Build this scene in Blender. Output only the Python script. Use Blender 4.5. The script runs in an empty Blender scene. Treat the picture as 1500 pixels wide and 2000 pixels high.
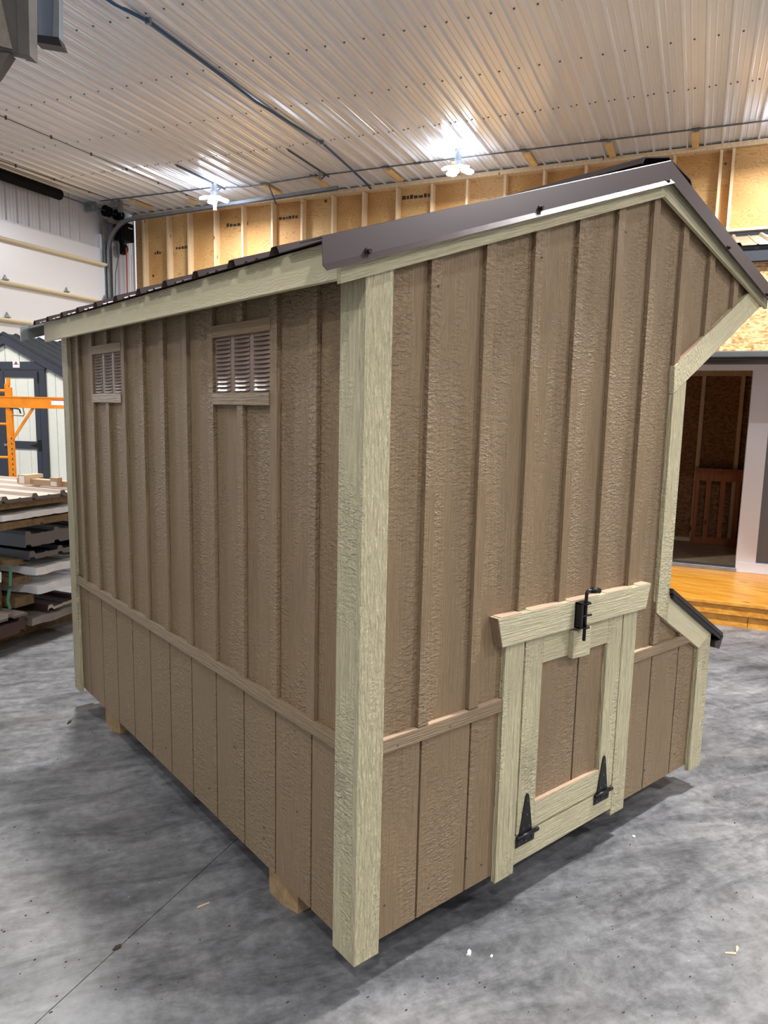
import bpy, bmesh, math, random
from mathutils import Vector, Matrix, noise
random.seed(7)
PI = math.pi
# ---------------------------------------------------------------- camera
S = bpy.context.scene
COL = S.collection
CAM = Vector((-1.10542, -1.42477, 1.60916))
RX = Vector((0.77386, -0.63299, 0.02153)); UP = Vector((0.07219, 0.12193, 0.98991)); FW = Vector((0.62923, 0.76450, -0.14005))
cd = bpy.data.cameras.new('camera'); cam = bpy.data.objects.new('camera', cd); COL.objects.link(cam)
cam.matrix_world = Matrix(((RX.x, UP.x, -FW.x, CAM.x), (RX.y, UP.y, -FW.y, CAM.y), (RX.z, UP.z, -FW.z, CAM.z), (0, 0, 0, 1)))
cd.sensor_fit = 'HORIZONTAL'; cd.sensor_width = 36; cd.lens = 36 * 1408.0 / 1500; cd.clip_start = 0.02; cd.clip_end = 100
S.camera = cam
# ---------------------------------------------------------------- world (daylight outside the door window) and exposure
w = bpy.data.worlds.new('world'); S.world = w; w.use_nodes = True
w.node_tree.nodes['Background'].inputs[0].default_value = (0.86, 0.93, 1.0, 1)
w.node_tree.nodes['Background'].inputs[1].default_value = 2.2
S.view_settings.view_transform = 'Standard'; S.view_settings.look = 'None'
S.view_settings.gamma = 1; S.view_settings.use_curve_mapping = False
S.view_settings.exposure = 0.28
TH = math.radians(27.4)
RM = Matrix.Rotation(TH, 4, 'Z')                 # hall frame: a along the ceiling ribs, b towards the big door
H = 5.47
# ceiling lamps: (a, b, watts)
LAMPS = [(9.2, 2.8, 52), (9.27, 7.25, 52), (9.2, -1.7, 46), (9.2, -6.2, 60),
         (2.3, 3.3, 120), (2.3, 7.6, 100), (2.3, -1.6, 150), (2.3, -6.0, 120),
         (-3.6, 3.3, 45), (-3.6, -1.4, 50), (-3.6, -6.0, 90), (-3.6, 7.6, 30)]
for i, (a, b, pw) in enumerate(LAMPS):
    ld = bpy.data.lights.new('lamp_light', 'AREA'); ld.shape = 'DISK'; ld.size = 0.34; ld.energy = pw * 1.9
    ld.color = (1.0, 0.98, 0.955)
    lo = bpy.data.objects.new('lamp_light', ld); COL.objects.link(lo)
    lo.location = RM @ Vector((a, b, 5.10))
# ---------------------------------------------------------------- materials
MATS = {}
def srgb(c):
    return tuple(((v / 255) / 12.92 if v / 255 <= 0.04045 else ((v / 255 + 0.055) / 1.055) ** 2.4) for v in c) + (1,)
class NT:
    def __init__(s, name):
        s.m = bpy.data.materials.new(name); s.m.use_nodes = True; s.t = s.m.node_tree
        s.b = s.t.nodes['Principled BSDF']
    def n(s, typ, **kw):
        x = s.t.nodes.new(typ)
        for k, v in kw.items():
            if k.startswith('i_'): x.inputs[int(k[2:]) if k[2:].isdigit() else k[2:].replace('_', ' ')].default_value = v
            else: setattr(x, k, v)
        return x
    def l(s, a, b): s.t.links.new(a, b)
    def coords(s, rand=True, scale=(1, 1, 1), rot=(0, 0, 0), src='Object'):
        tc = s.n('ShaderNodeTexCoord'); o = tc.outputs[src]
        if rand:
            oi = s.n('ShaderNodeObjectInfo'); mu = s.n('ShaderNodeMath', operation='MULTIPLY'); mu.inputs[1].default_value = 37.0
            s.l(oi.outputs['Random'], mu.inputs[0])
            ad = s.n('ShaderNodeVectorMath', operation='ADD'); s.l(o, ad.inputs[0]); s.l(mu.outputs[0], ad.inputs[1]); o = ad.outputs[0]
        s.raw = o
        r = s.n('ShaderNodeMapping'); r.inputs['Rotation'].default_value = rot; s.l(o, r.inputs['Vector'])
        s.rotd = r.outputs[0]
        return s.scaled(scale)
    def scaled(s, scale):
        m = s.n('ShaderNodeMapping'); m.inputs['Scale'].default_value = scale; s.l(s.rotd, m.inputs['Vector']); return m.outputs[0]
    def noise(s, vec, scale, detail=4, rough=.55, dist=0):
        x = s.n('ShaderNodeTexNoise'); x.inputs['Scale'].default_value = scale; x.inputs['Detail'].default_value = detail
        x.inputs['Roughness'].default_value = rough; x.inputs['Distortion'].default_value = dist; s.l(vec, x.inputs['Vector']); return x.outputs['Fac']
    def ramp(s, fac, stops):
        r = s.n('ShaderNodeValToRGB'); e = r.color_ramp.elements
        while len(e) < len(stops): e.new(0.5)
        for el, (p, c) in zip(e, stops): el.position = p; el.color = c if len(c) == 4 else srgb(c)
        s.l(fac, r.inputs[0]); return r.outputs[0]
    def math(s, op, a, b=None):
        m = s.n('ShaderNodeMath', operation=op)
        for i, v in enumerate((a, b)):
            if v is None: continue
            if isinstance(v, (int, float)): m.inputs[i].default_value = v
            else: s.l(v, m.inputs[i])
        return m.outputs[0]
    def bump(s, h, strength=.5, dist=.004):
        b = s.n('ShaderNodeBump'); b.inputs['Strength'].default_value = strength; b.inputs['Distance'].default_value = dist
        s.l(h, b.inputs['Height']); s.l(b.outputs[0], s.b.inputs['Normal'])
    def mix(s, fac, a, b, bt='MIX'):
        m = s.n('ShaderNodeMix', data_type='RGBA', blend_type=bt)
        for i, v in ((0, fac), (6, a), (7, b)):
            if isinstance(v, (int, float)): m.inputs[i].default_value = v
            elif isinstance(v, tuple): m.inputs[i].default_value = v
            else: s.l(v, m.inputs[i])
        return m.outputs[2]
    def base(s, v):
        if isinstance(v, tuple): s.b.inputs['Base Color'].default_value = v
        else: s.l(v, s.b.inputs['Base Color'])
    def set(s, rough=.5, metal=0, spec=None):
        s.b.inputs['Roughness'].default_value = rough; s.b.inputs['Metallic'].default_value = metal
        if spec is not None: s.b.inputs['Specular IOR Level'].default_value = spec

def emboss(name, col, axis='z', rot=0.0, strength=1.0, rough=.42, dist=.0048, ripple=0.0, hi=210.0, lo=8.0):
    """engineered-wood siding: painted, deep embossed cedar grain along an axis"""
    k = NT(name)
    mid = 44.0
    sc = {'z': (hi, hi, lo), 'x': (lo, hi, hi), 'y': (hi, lo, hi)}[axis]
    sw = {'z': (mid, mid, 105), 'x': (105, mid, mid), 'y': (mid, 105, mid)}[axis]
    big = {'z': (5, 5, 1.2), 'x': (1.2, 5, 5), 'y': (5, 1.2, 5)}[axis]
    g = k.coords(True, sc, (0, rot, 0))
    n1 = k.noise(g, 1.0, 4, .6, .35)
    n2 = k.noise(k.scaled(sw), 1.0, 3, .6, .6)
    m = k.noise(k.scaled(big), 1.6, 2, .5, .4)
    mm = k.ramp(m, [(.38 + ripple, (0, 0, 0, 1)), (.62 + ripple, (1, 1, 1, 1))])
    n2 = k.ramp(n2, [(.40, (0, 0, 0, 1)), (.68, (1, 1, 1, 1))]); h = k.mix(mm, n1, n2)
    h2 = k.math('ADD', k.math('MULTIPLY', h, 1.0), k.math('MULTIPLY', n1, .75))
    k.bump(h2, strength, dist)
    c = srgb(col)
    v = k.ramp(n1, [(.3, tuple(x * .86 for x in c[:3]) + (1,)), (.65, tuple(min(1, x * 1.06) for x in c[:3]) + (1,))])
    k.base(v); k.set(rough, 0, .4)
    MATS[name] = k.m; return k.m
TAN = (153, 130, 101); TRIM = (212, 202, 166)
emboss('tan_vertical', TAN, 'z'); emboss('tan_along_x', TAN, 'x', ripple=.3); emboss('tan_along_y', TAN, 'y', ripple=.3)
emboss('trim_vertical', TRIM, 'z', strength=1.0, dist=.011, ripple=.10, hi=105.0); emboss('trim_corner', TRIM, 'z', strength=1.0, dist=.012, ripple=.18, hi=125.0, lo=18.0); emboss('trim_along_x', TRIM, 'x', ripple=.3, dist=.006)
emboss('trim_rake_left', TRIM, 'x', rot=.322, ripple=.3); emboss('trim_rake_right', TRIM, 'x', rot=-.322, ripple=.3)
emboss('trim_brace', TRIM, 'x', rot=.54, strength=.9); emboss('trim_nest', TRIM, 'x', rot=-.53, strength=.35)
def plain(name, col, rough=.5, metal=0, var=.0, scale=8, bump=0, spec=None):
    k = NT(name)
    c = srgb(col)
    if var:
        v = k.coords(True)
        f = k.noise(v, scale, 4)
        k.base(k.ramp(f, [(.3, tuple(x * (1 - var) for x in c[:3]) + (1,)), (.7, tuple(min(1, x * (1 + var)) for x in c[:3]) + (1,))]))
        if bump: k.bump(f, bump, .003)
    else: k.base(c)
    k.set(rough, metal, spec); MATS[name] = k.m; return k.m
def eave_grain():
    k = NT('trim_fascia'); g = k.coords(False, (1, 1, 1))
    sc = k.scaled((3, 1.6, 9)); n = k.noise(sc, .9, 2, .5, .6)
    rings = k.n('ShaderNodeTexWave', wave_type='BANDS', bands_direction='Z'); rings.inputs['Scale'].default_value = 16; rings.inputs['Distortion'].default_value = 22
    rings.inputs['Detail'].default_value = 2; rings.inputs['Detail Scale'].default_value = .7; k.l(k.scaled((1, .9, 2.2)), rings.inputs['Vector'])
    n1 = k.noise(k.scaled((90, 4, 90)), 1, 3)
    h = k.math('ADD', k.math('MULTIPLY', rings.outputs['Fac'], .8), n1)
    k.bump(h, .5, .0014); c = srgb(TRIM); k.base(c); k.set(.5, 0, .4); MATS['trim_fascia'] = k.m
eave_grain()
plain('raw_pink_edge', (186, 158, 134), .8, 0, .08)
plain('dark_back', (92, 76, 62), .8)
plain('brown_metal', (70, 58, 58), .32, .15, .05, 4)
plain('dark_brown_metal', (50, 40, 38), .3, .15)
plain('galvanised_under', (150, 158, 160), .4, .6, .08)
plain('black_hardware', (16, 16, 18), .38, .2)
plain('screw_dark', (48, 38, 36), .35, .5)
plain('black_plastic', (10, 10, 12), .7, spec=.2)
plain('rubber', (30, 31, 33), .75, 0, .2, 20)
plain('galv', (150, 156, 162), .35, .75, .12, 12)
plain('galv_dark', (92, 100, 108), .4, .6, .15, 12)
plain('white_vinyl', (214, 212, 218), .35)
plain('grey_soffit', (74, 74, 74), .6, 0, .1)
plain('charcoal_paint', (46, 50, 60), .5, 0, .12, 30, .2)
plain('ivory_siding', (208, 210, 200), .6, 0, .03, 30, .2)
plain('groove_dark', (96, 92, 86), .8)
plain('orange_paint', (222, 132, 24), .4, .1, .12, 9)
plain('label_white', (222, 220, 222), .5); plain('label_red', (170, 48, 50), .5)
plain('blue_conduit', (40, 84, 122), .45)
plain('wire_brown', (108, 90, 66), .5)
plain('red_cord', (168, 78, 66), .7)
plain('ink', (70, 56, 40), .8)
plain('cardboard', (176, 150, 120), .75, 0, .08)
plain('strap_green', (78, 138, 112), .4)
plain('plastic_wrap', (244, 246, 250), .28, 0, .04, 14, .3, .6)
plain('charcoal_metal', (50, 54, 60), .35, .2, .1, 3)
plain('taupe_metal', (196, 182, 170), .32, .1, .04, 3)
plain('strut_paint', (226, 212, 176), .35); plain('brown_sheet', (78, 58, 54), .4, .2, .1, 3)
plain('dirty_plastic', (150, 142, 134), .4, 0, .15, 8, .3)
plain('cabin_roof_metal', (206, 190, 164), .25, .15)
plain('black_edge', (24, 24, 26), .5)
plain('chip_wood', (222, 200, 170), .8); plain('chip_white', (232, 230, 226), .7)
plain('eave_grey', (104, 100, 96), .7, 0, .12, 12, .3); plain('eave_rough', (150, 140, 128), .85, 0, .18, 30, .5)
plain('bluegrey_metal', (112, 122, 138), .35, .2, .05); plain('dark_drip', (44, 42, 50), .4, .2)
plain('rafter_wood', (222, 188, 132), .7, 0, .08, 10)
def white_metal(name, col, rough=.3):
    k = NT(name); v = k.coords(False); f = k.noise(v, 2.5, 3)
    c = srgb(col); k.base(c)
    k.b.inputs['Roughness'].default_value = rough
    k.b.inputs['Metallic'].default_value = .15; k.b.inputs['Specular IOR Level'].default_value = .7
    MATS[name] = k.m
white_metal('ceiling_metal', (224, 229, 238), .22); white_metal('wall_metal', (206, 208, 214), .32)
white_metal('door_skin', (222, 226, 234), .4)
def striped():
    k = NT('sheet_edges'); v = k.coords(False, (0, 0, 1)); wv = k.n('ShaderNodeTexWave', wave_type='BANDS', bands_direction='Z')
    wv.inputs['Scale'].default_value = 52; wv.inputs['Distortion'].default_value = 1.5; k.l(k.raw, wv.inputs['Vector'])
    k.base(k.ramp(wv.outputs['Fac'], [(.2, (70, 68, 68)), (.8, (150, 146, 142))])); k.set(.5, .3); MATS['sheet_edges'] = k.m
striped()
def ply():
    k = NT('plywood'); k.coords(True, (1, 1, 1))
    n = k.noise(k.scaled((1.2, 1.0, 4.2)), 1.3, 2, .5, .3)
    r = k.math('MULTIPLY', n, 26.0); fr = k.math('FRACT', r)
    line = k.ramp(fr, [(0, (.5, .36, .2, 1)), (.14, (1, 1, 1, 1)), (.75, (.95, .93, .9, 1)), (1, (.5, .36, .2, 1))])
    big = k.noise(k.scaled((.6, .6, .6)), 1.1, 3)
    c = k.ramp(big, [(.3, (184, 136, 78)), (.5, (208, 164, 104)), (.72, (226, 194, 142))])
    c2 = k.mix(.6, c, line, 'MULTIPLY')
    vo = k.n('ShaderNodeTexVoronoi'); vo.inputs['Scale'].default_value = 1.9; k.l(k.scaled((1, 1, 1.0)), vo.inputs['Vector'])
    kn = k.ramp(vo.outputs['Distance'], [(.035, (86, 50, 26)), (.07, (255, 255, 255))])
    k.base(k.mix(1.0, c2, kn, 'MULTIPLY')); k.set(.65); MATS['plywood'] = k.m
ply()
def osb(name='osb', mul=None):
    k = NT(name); k.coords(True, (1, 1, 1))
    vo = k.n('ShaderNodeTexVoronoi', feature='F1'); vo.inputs['Scale'].default_value = 26; vo.inputs['Randomness'].default_value = 1
    k.l(k.scaled((1.4, 1.4, 3.2)), vo.inputs['Vector'])
    c = k.ramp(vo.outputs['Color'], [(.15, (176, 130, 74)), (.45, (222, 186, 132)), (.8, (238, 212, 166))])
    n = k.noise(k.scaled((20, 20, 44)), 1, 4, .6, 1.0)
    fin = k.mix(.5, c, k.ramp(n, [(.35, (170, 126, 74)), (.6, (255, 250, 235))]), 'MULTIPLY')
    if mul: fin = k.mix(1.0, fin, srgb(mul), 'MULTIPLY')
    k.base(fin); k.bump(n, .3, .003); k.set(.7); MATS[name] = k.m
osb(); osb('osb_shaded', (176, 150, 132))  # second one: same OSB with the dim interior's shade tinted into its colour
def lumber(name, c1, c2, axis='z', rough=.6, spec=None, knots=True):
    k = NT(name); sc = {'z': (30, 30, 1.6), 'x': (1.6, 30, 30), 'y': (30, 1.6, 30)}[axis]
    n = k.noise(k.coords(True, sc), 1, 4, .6, .6)
    c = k.ramp(n, [(.32, c1), (.66, c2)])
    if knots:
        vo = k.n('ShaderNodeTexVoronoi'); vo.inputs['Scale'].default_value = 1
        s2 = {'z': (7, 7, 2.4), 'x': (2.4, 7, 7), 'y': (7, 2.4, 7)}[axis]; k.l(k.scaled(s2), vo.inputs['Vector'])
        c = k.mix(1.0, c, k.ramp(vo.outputs['Distance'], [(.05, (120, 70, 36)), (.11, (255, 255, 255))]), 'MULTIPLY')
    k.base(c); k.bump(n, .15, .002); k.set(rough, 0, spec); MATS[name] = k.m
lumber('stud_wood', (216, 188, 148), (236, 214, 180)); lumber('beam_wood', (104, 84, 58), (140, 116, 82), 'y')
lumber('skid_wood', (150, 124, 88), (182, 152, 112), 'x'); lumber('deck_wood', (192, 120, 30), (226, 164, 64), 'y', .3, .6)
lumber('gate_wood', (150, 78, 30), (186, 106, 48), 'z', .5); lumber('floor_wood', (150, 128, 104), (182, 160, 134), 'y', .5)
def concrete():
    k = NT('concrete'); k.coords(False, (1, 1, 1), (0, 0, .35))
    a = k.noise(k.scaled((1, 1, 1)), .9, 6, .6, .4)
    st = k.noise(k.scaled((1.3, 4.0, 1)), 1.7, 7, .72, .5)
    fine = k.noise(k.scaled((1, 1, 1)), 22, 6, .7)
    sp = k.noise(k.scaled((1, 1, 1)), 90, 2, .5)
    c = k.ramp(a, [(.3, (108, 110, 113)), (.52, (146, 147, 149)), (.72, (172, 173, 174))])
    c = k.mix(.75, c, k.ramp(st, [(.36, (112, 114, 119)), (.49, (205, 205, 208)), (.62, (255, 255, 255))]), 'MULTIPLY')
    c = k.mix(.55, c, k.ramp(fine, [(.32, (128, 129, 132)), (.62, (255, 255, 255))]), 'MULTIPLY')
    warm = k.noise(k.scaled((1, 1, 1)), .55, 3)
    c = k.mix(k.ramp(warm, [(.5, (0, 0, 0, 1)), (.75, (.35, .35, .35, 1))]), c, srgb((158, 146, 130)))
    c = k.mix(k.ramp(sp, [(.76, (0, 0, 0, 1)), (.79, (.8, .8, .8, 1))]), c, srgb((222, 222, 222)))
    k.base(c); k.l(k.ramp(fine, [(.3, (.34,) * 3 + (1,)), (.7, (.55,) * 3 + (1,))]), k.b.inputs['Roughness'])
    k.bump(fine, .25, .002); MATS['concrete'] = k.m
concrete()
def glow(name, col, st):
    k = NT(name); k.base(srgb(col)); k.b.inputs['Emission Color'].default_value = srgb(col); k.b.inputs['Emission Strength'].default_value = st; MATS[name] = k.m
glow('lamp_glow', (240, 246, 255), 22)
def glass(name, col, rough=.05):
    k = NT(name); k.base(srgb(col)); k.set(rough); k.b.inputs['Transmission Weight'].default_value = 1; MATS[name] = k.m
glass('pane_glass', (245, 250, 255))
plain('screen_grey', (104, 104, 106), .35, 0, .04, 3)
# ---------------------------------------------------------------- mesh helpers
class MB:
    def __init__(s, M=None): s.v = []; s.f = []; s.M = M; s.mi = []; s.cur = 0; s.smooth = False
    def add(s, vs, fs):
        o = len(s.v)
        for p in vs:
            p = Vector(p); s.v.append(s.M @ p if s.M is not None else p)
        for f in fs: s.f.append(tuple(i + o for i in f)); s.mi.append(s.cur)
        return s
    def box(s, a, b):
        x0, y0, z0 = [min(p, q) for p, q in zip(a, b)]; x1, y1, z1 = [max(p, q) for p, q in zip(a, b)]
        return s.add([(x0, y0, z0), (x1, y0, z0), (x1, y1, z0), (x0, y1, z0), (x0, y0, z1), (x1, y0, z1), (x1, y1, z1), (x0, y1, z1)],
                     [(0, 3, 2, 1), (4, 5, 6, 7), (0, 1, 5, 4), (1, 2, 6, 5), (2, 3, 7, 6), (3, 0, 4, 7)])
    def prism(s, poly, plane, a, b):
        ar = sum(poly[i][0] * poly[(i + 1) % len(poly)][1] - poly[(i + 1) % len(poly)][0] * poly[i][1] for i in range(len(poly)))
        if ar < 0: poly = poly[::-1]
        if a > b: a, b = b, a
        n = len(poly)
        P = {'y': lambda u, v, d: (u, d, v), 'x': lambda u, v, d: (d, u, v), 'z': lambda u, v, d: (u, v, d)}[plane]
        vs = [P(u, v, a) for u, v in poly] + [P(u, v, b) for u, v in poly]
        fr = tuple(range(n)); bk = tuple(range(2 * n - 1, n - 1, -1))
        sd = [(i, i + n, (i + 1) % n + n, (i + 1) % n) for i in range(n)]
        if plane != 'y': fr = fr[::-1]; bk = bk[::-1]; sd = [f[::-1] for f in sd]
        return s.add(vs, [fr, bk] + sd)
    def bar(s, p, q, w, h, up=(0, 0, 1)):
        p = Vector(p); q = Vector(q); d = (q - p); L = d.length; d.normalize(); u = Vector(up); r = d.cross(u)
        if r.length < 1e-4: r = d.cross(Vector((1, 0, 0)))
        r.normalize(); u = r.cross(d)
        vs = []
        for e in (p, q):
            for (i, j) in ((-1, -1), (1, -1), (1, 1), (-1, 1)): vs.append(e + r * i * w / 2 + u * j * h / 2)
        return s.add(vs, [(0, 1, 2, 3), (7, 6, 5, 4), (0, 4, 5, 1), (1, 5, 6, 2), (2, 6, 7, 3), (3, 7, 4, 0)])
    def tube(s, pts, r, n=8, cap=True):
        pts = [Vector(p) for p in pts]; rings = []
        prev = None
        for i, p in enumerate(pts):
            d = (pts[min(i + 1, len(pts) - 1)] - pts[max(i - 1, 0)]).normalized()
            if prev is None:
                a = d.orthogonal().normalized()
            else:
                a = (prev - d * prev.dot(d)).normalized()
            prev = a; b = d.cross(a); rr = r[i] if isinstance(r, (list, tuple)) else r
            rings.append([p + (a * math.cos(2 * PI * k / n) + b * math.sin(2 * PI * k / n)) * rr for k in range(n)])
        vs = [v for rg in rings for v in rg]; fs = []
        for i in range(len(pts) - 1):
            for k in range(n): fs.append((i * n + k, i * n + (k + 1) % n, (i + 1) * n + (k + 1) % n, (i + 1) * n + k))
        if cap: fs.append(tuple(range(n - 1, -1, -1))); fs.append(tuple((len(pts) - 1) * n + k for k in range(n)))
        return s.add(vs, fs)
    def strip(s, prof, ext, closed=False, thick=None):
        """prof: list of 3D points, extruded by the vector ext (open sheet)"""
        n = len(prof); e = Vector(ext)
        vs = [Vector(p) for p in prof] + [Vector(p) + e for p in prof]
        m = n if closed else n - 1
        return s.add(vs, [(i, (i + 1) % n, (i + 1) % n + n, i + n) for i in range(m)])
INV = {}
def ob(name, mb, mat, parent=None, smooth=False, bevel=0, **props):
    me = bpy.data.meshes.new(name)
    inv = INV.get(parent.name, None) if parent else None
    vs = [inv @ v if inv is not None else v for v in mb.v]
    me.from_pydata([tuple(v) for v in vs], [], mb.f); 
    ms = mat if isinstance(mat, (list, tuple)) else [mat]
    for m in ms: me.materials.append(MATS[m])
    for p, mi in zip(me.polygons, mb.mi):
        p.material_index = mi if len(ms) > 1 else 0
        if smooth: p.use_smooth = True
    me.update()
    o = bpy.data.objects.new(name, me); COL.objects.link(o)
    if parent: o.parent = parent; 
    if inv is not None: INV[o.name] = inv
    if bevel:
        b = o.modifiers.new('bevel', 'BEVEL'); b.width = bevel; b.segments = 2; b.limit_method = 'ANGLE'
    for k, v in props.items(): o[k] = v
    return o
def thing(name, label, cat, loc=(0, 0, 0), rz=0, group=None):
    o = bpy.data.objects.new(name, None); COL.objects.link(o); o.location = loc; o.rotation_euler = (0, 0, rz); o.empty_display_size = .1
    M = Matrix.Translation(Vector(loc)) @ Matrix.Rotation(rz, 4, 'Z'); INV[o.name] = M.inverted()
    o['label'] = label; o['category'] = cat
    if group: o['group'] = group
    return o
def solid(name, mb, mat, label, cat, group=None, **kw):
    o = ob(name, mb, mat, **kw); o['label'] = label; o['category'] = cat
    if group: o['group'] = group
    return o
def struct(name, mb=None, mat=None, M=None, **kw):
    if mb is None:
        o = bpy.data.objects.new(name, None); COL.objects.link(o)
    else: o = ob(name, mb, mat, **kw)
    o['kind'] = 'structure'; return o
def copy_at(o, loc, parent):
    c = o.copy(); COL.objects.link(c); c.parent = parent; c.location = loc; return c
def clip(poly, lo, hi):
    def cut(P, k, keep_gt):
        out = []
        for i in range(len(P)):
            a, b = P[i], P[(i + 1) % len(P)]
            ia = (a[0] >= k) if keep_gt else (a[0] <= k); ib = (b[0] >= k) if keep_gt else (b[0] <= k)
            if ia: out.append(a)
            if ia != ib:
                t = (k - a[0]) / (b[0] - a[0]); out.append((k, a[1] + t * (b[1] - a[1])))
        return out
    P = cut(poly, lo, True)
    return cut(P, hi, False) if P else P
def clipz(poly, lo, hi):
    q = clip([(b, a) for a, b in poly], lo, hi); return [(b, a) for a, b in q]

# ================================================================= THE HALL
# floor: control joints between poured slabs
floor = struct('floor', MB(RM).box((-8.2, -9.2, -.12), (11.2, 10.7, -.012)), 'groove_dark')
jb = [-9.2, -3.86, .715, 5.29, 10.7]; ja = [-8.2, -3.2, 1.95 + 1.6, 8.1, 11.2]
for i in range(4):
    for j in range(4):
        ob('concrete_slab', MB(RM).box((ja[j] + .0015, jb[i] + .0015, -.012), (ja[j + 1] - .0015, jb[i + 1] - .0015, 0)), 'concrete', floor)
# ceiling of ribbed steel sheets
ceil = struct('ceiling', MB(RM).box((-8.2, -9.2, H + .02), (11.2, 10.7, H + .1)), 'ceiling_metal')
def rib_profile(w=.9144, h=.032, flip=-1):
    pts = []; per = w / 4
    for k in range(4):
        o = k * per
        for (x, z) in ((0, 0), (.048, 0), (.052, .22), (.062, .22), (.066, 0), (.118, 0), (.122, .22), (.132, .22), (.136, 0), (.180, 0), (.193, 1), (.213, 1), (.2276, 0)):
            pts.append((o + x - .011, z * h * flip))
    return pts
PROF = rib_profile()
def ribbed_sheet(M, length, horiz=True):
    m = MB(M)
    if horiz: m.strip([(0, y, z) for y, z in PROF], (length, 0, 0))
    else: m.strip([(x, z, 0) for x, z in PROF], (0, 0, length))
    return m
B0 = -9.2 + .05
cs = ob('metal_sheet', ribbed_sheet(RM, 19.2), 'ceiling_metal', ceil)
off = .362 - .203 - math.floor((.362 - .203 + 9.1) / .9144) * .9144
cs.location = RM @ Vector((-8.2, off, H + .004))
for k in range(1, 22):
    if off + k * .9144 < 10.4: copy_at(cs, RM @ Vector((-8.2, off + k * .9144, H + .004)), ceil)
# ceiling screws in rows
sm = MB(RM)
for a in (8.22, 7.0, 5.78, 4.56, 3.34, 2.1):
    k = 0; b = off + .09
    while b < 10:
        sm.tube([(a, b, H + .004), (a, b, H - .006)], .011, 6)
        if a > 8: sm.tube([(a + .02, b + .07, H + .004), (a + .02, b + .07, H - .006)], .009, 6)
        b += .2286
ob('screw', sm, 'galv_dark', ceil, kind='stuff')
# outer walls
wl = struct('wall_left', MB(RM).box((-8.2, 10.33, 0), (5.0, 10.45, H)).box((9.76, 10.33, 0), (11.0, 10.45, H)).box((5.0, 10.33, 4.63), (9.76, 10.45, H)), 'wall_metal')
ws = ob('metal_sheet', ribbed_sheet(None, .82, False), 'wall_metal', wl)
ws.rotation_euler = (0, 0, TH)
ws.location = RM @ Vector((5.6, 10.327, 4.66))
for k in (1, 2, 3): 
    c = copy_at(ws, RM @ Vector((5.6 + k * .9144, 10.327, 4.66)), wl); c.rotation_euler = (0, 0, TH)
ws2 = ob('metal_sheet', ribbed_sheet(None, H, False), 'wall_metal', wl)
ws2.rotation_euler = (0, 0, TH); ws2.location = RM @ Vector((9.80, 10.327, 0))
struct('trim_1', MB(RM).box((5.0, 10.27, 4.63), (9.40, 10.33, 4.665)), 'wall_metal')
struct('wall_right', MB(RM).box((-8.2, -9.3, 0), (11.0, -9.15, H)), 'wall_metal')
struct('wall_front', MB(RM).box((-8.3, -9.2, 0), (-8.15, 10.5, H)), 'wall_metal')
# big sectional door in the left wall
door = struct('door_1')
zz = [0, .6, 1.2, 1.8, 2.37, 2.985, 3.6, 4.34]
for i in range(7):
    z0, z1 = zz[i] + .004, zz[i + 1] - .004; m = MB(RM)
    if i == 4:
        m.box((5.0, 10.2, z0), (9.72, 10.25, 2.60)).box((5.0, 10.2, 2.90), (9.72, 10.25, z1))
        xs = [5.0, 5.5, 6.4, 6.7, 7.35, 7.72, 8.62, 8.95, 9.72]
        xs = [5.0, 6.35, 7.25, 7.70, 8.60, 9.72]
        for a0, a1 in ((5.0, 6.35), (7.25, 7.70), (8.60, 9.72)): m.box((a0, 10.2, 2.60), (a1, 10.25, 2.90))
    else: m.box((5.0, 10.2, z0), (9.72, 10.25, z1))
    pn = ob('door_section', m, 'door_skin', door)
    if i == 4:
        for a0, a1 in ((6.35, 7.25), (7.70, 8.60)): ob('window_pane', MB(RM).box((a0, 10.22, 2.60), (a1, 10.23, 2.90)), 'pane_glass', pn)
for z in (4.31, 3.60, 2.985, 2.37, 1.8, 1.2, .6):
    m = MB(RM).prism([(10.2, z - .03), (10.2, z + .03), (10.10, z + .026), (10.08, z + .005), (10.08, z - .005), (10.10, z - .026)], 'x', 5.0, 9.66)
    ob('strut', m, 'strut_paint', door)
for z in (3.66, 3.045):
    for a in (7.42, 8.72, 9.66):
        m = MB(RM).prism([(a - .03, z - .02), (a, z - .09), (a + .03, z - .02), (a + .05, z), (a + .03, z + .02), (a, z + .08), (a - .03, z + .02), (a - .05, z)], 'y', 10.175, 10.2)
        m.tube([(a - .05, 10.165, z), (a + .05, 10.165, z)], .014, 8)
        ob('hinge', m, 'galv', door)
struct('trim_2', MB(RM).box((5.0, 10.25, 4.34), (9.76, 10.33, 4.63)).box((9.66, 10.25, 0), (9.80, 10.33, 4.9)), 'door_skin')
# door track with bend, hangers
tr = thing('door_track', 'galvanised garage door track, vertical beside the door then bending level under the ceiling', 'door track', RM @ Vector((9.75, 10.1, 0)))
def chan(pts, w, d):
    m = MB(RM); P = [Vector(p) for p in pts]
    for i in range(len(P) - 1):
        m.bar(P[i], P[i + 1] + (P[i + 1] - P[i]).normalized() * .006, w, d, (1, 0, 0))
    return m
bend = [(9.78, 10.14, 0), (9.78, 10.14, 4.55)] + [(9.78, 10.14 - .62 * (1 - math.cos(t)), 4.55 + .60 * math.sin(t)) for t in [PI / 2 * k / 10 for k in range(1, 11)]] + [(9.78, 5.1, 5.30)]
ob('rail', chan(bend, .075, .016), 'galv_dark', tr)
ob('rail_lip', chan([(x - .028, y - .0, z) for x, y, z in bend], .05, .03), 'galv', tr)
ob('vertical_angle', MB(RM).box((9.83, 10.12, 0), (9.84, 10.2, 5.2)).box((9.70, 10.19, 0), (9.84, 10.2, 5.2)), 'galv', tr)
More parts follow.
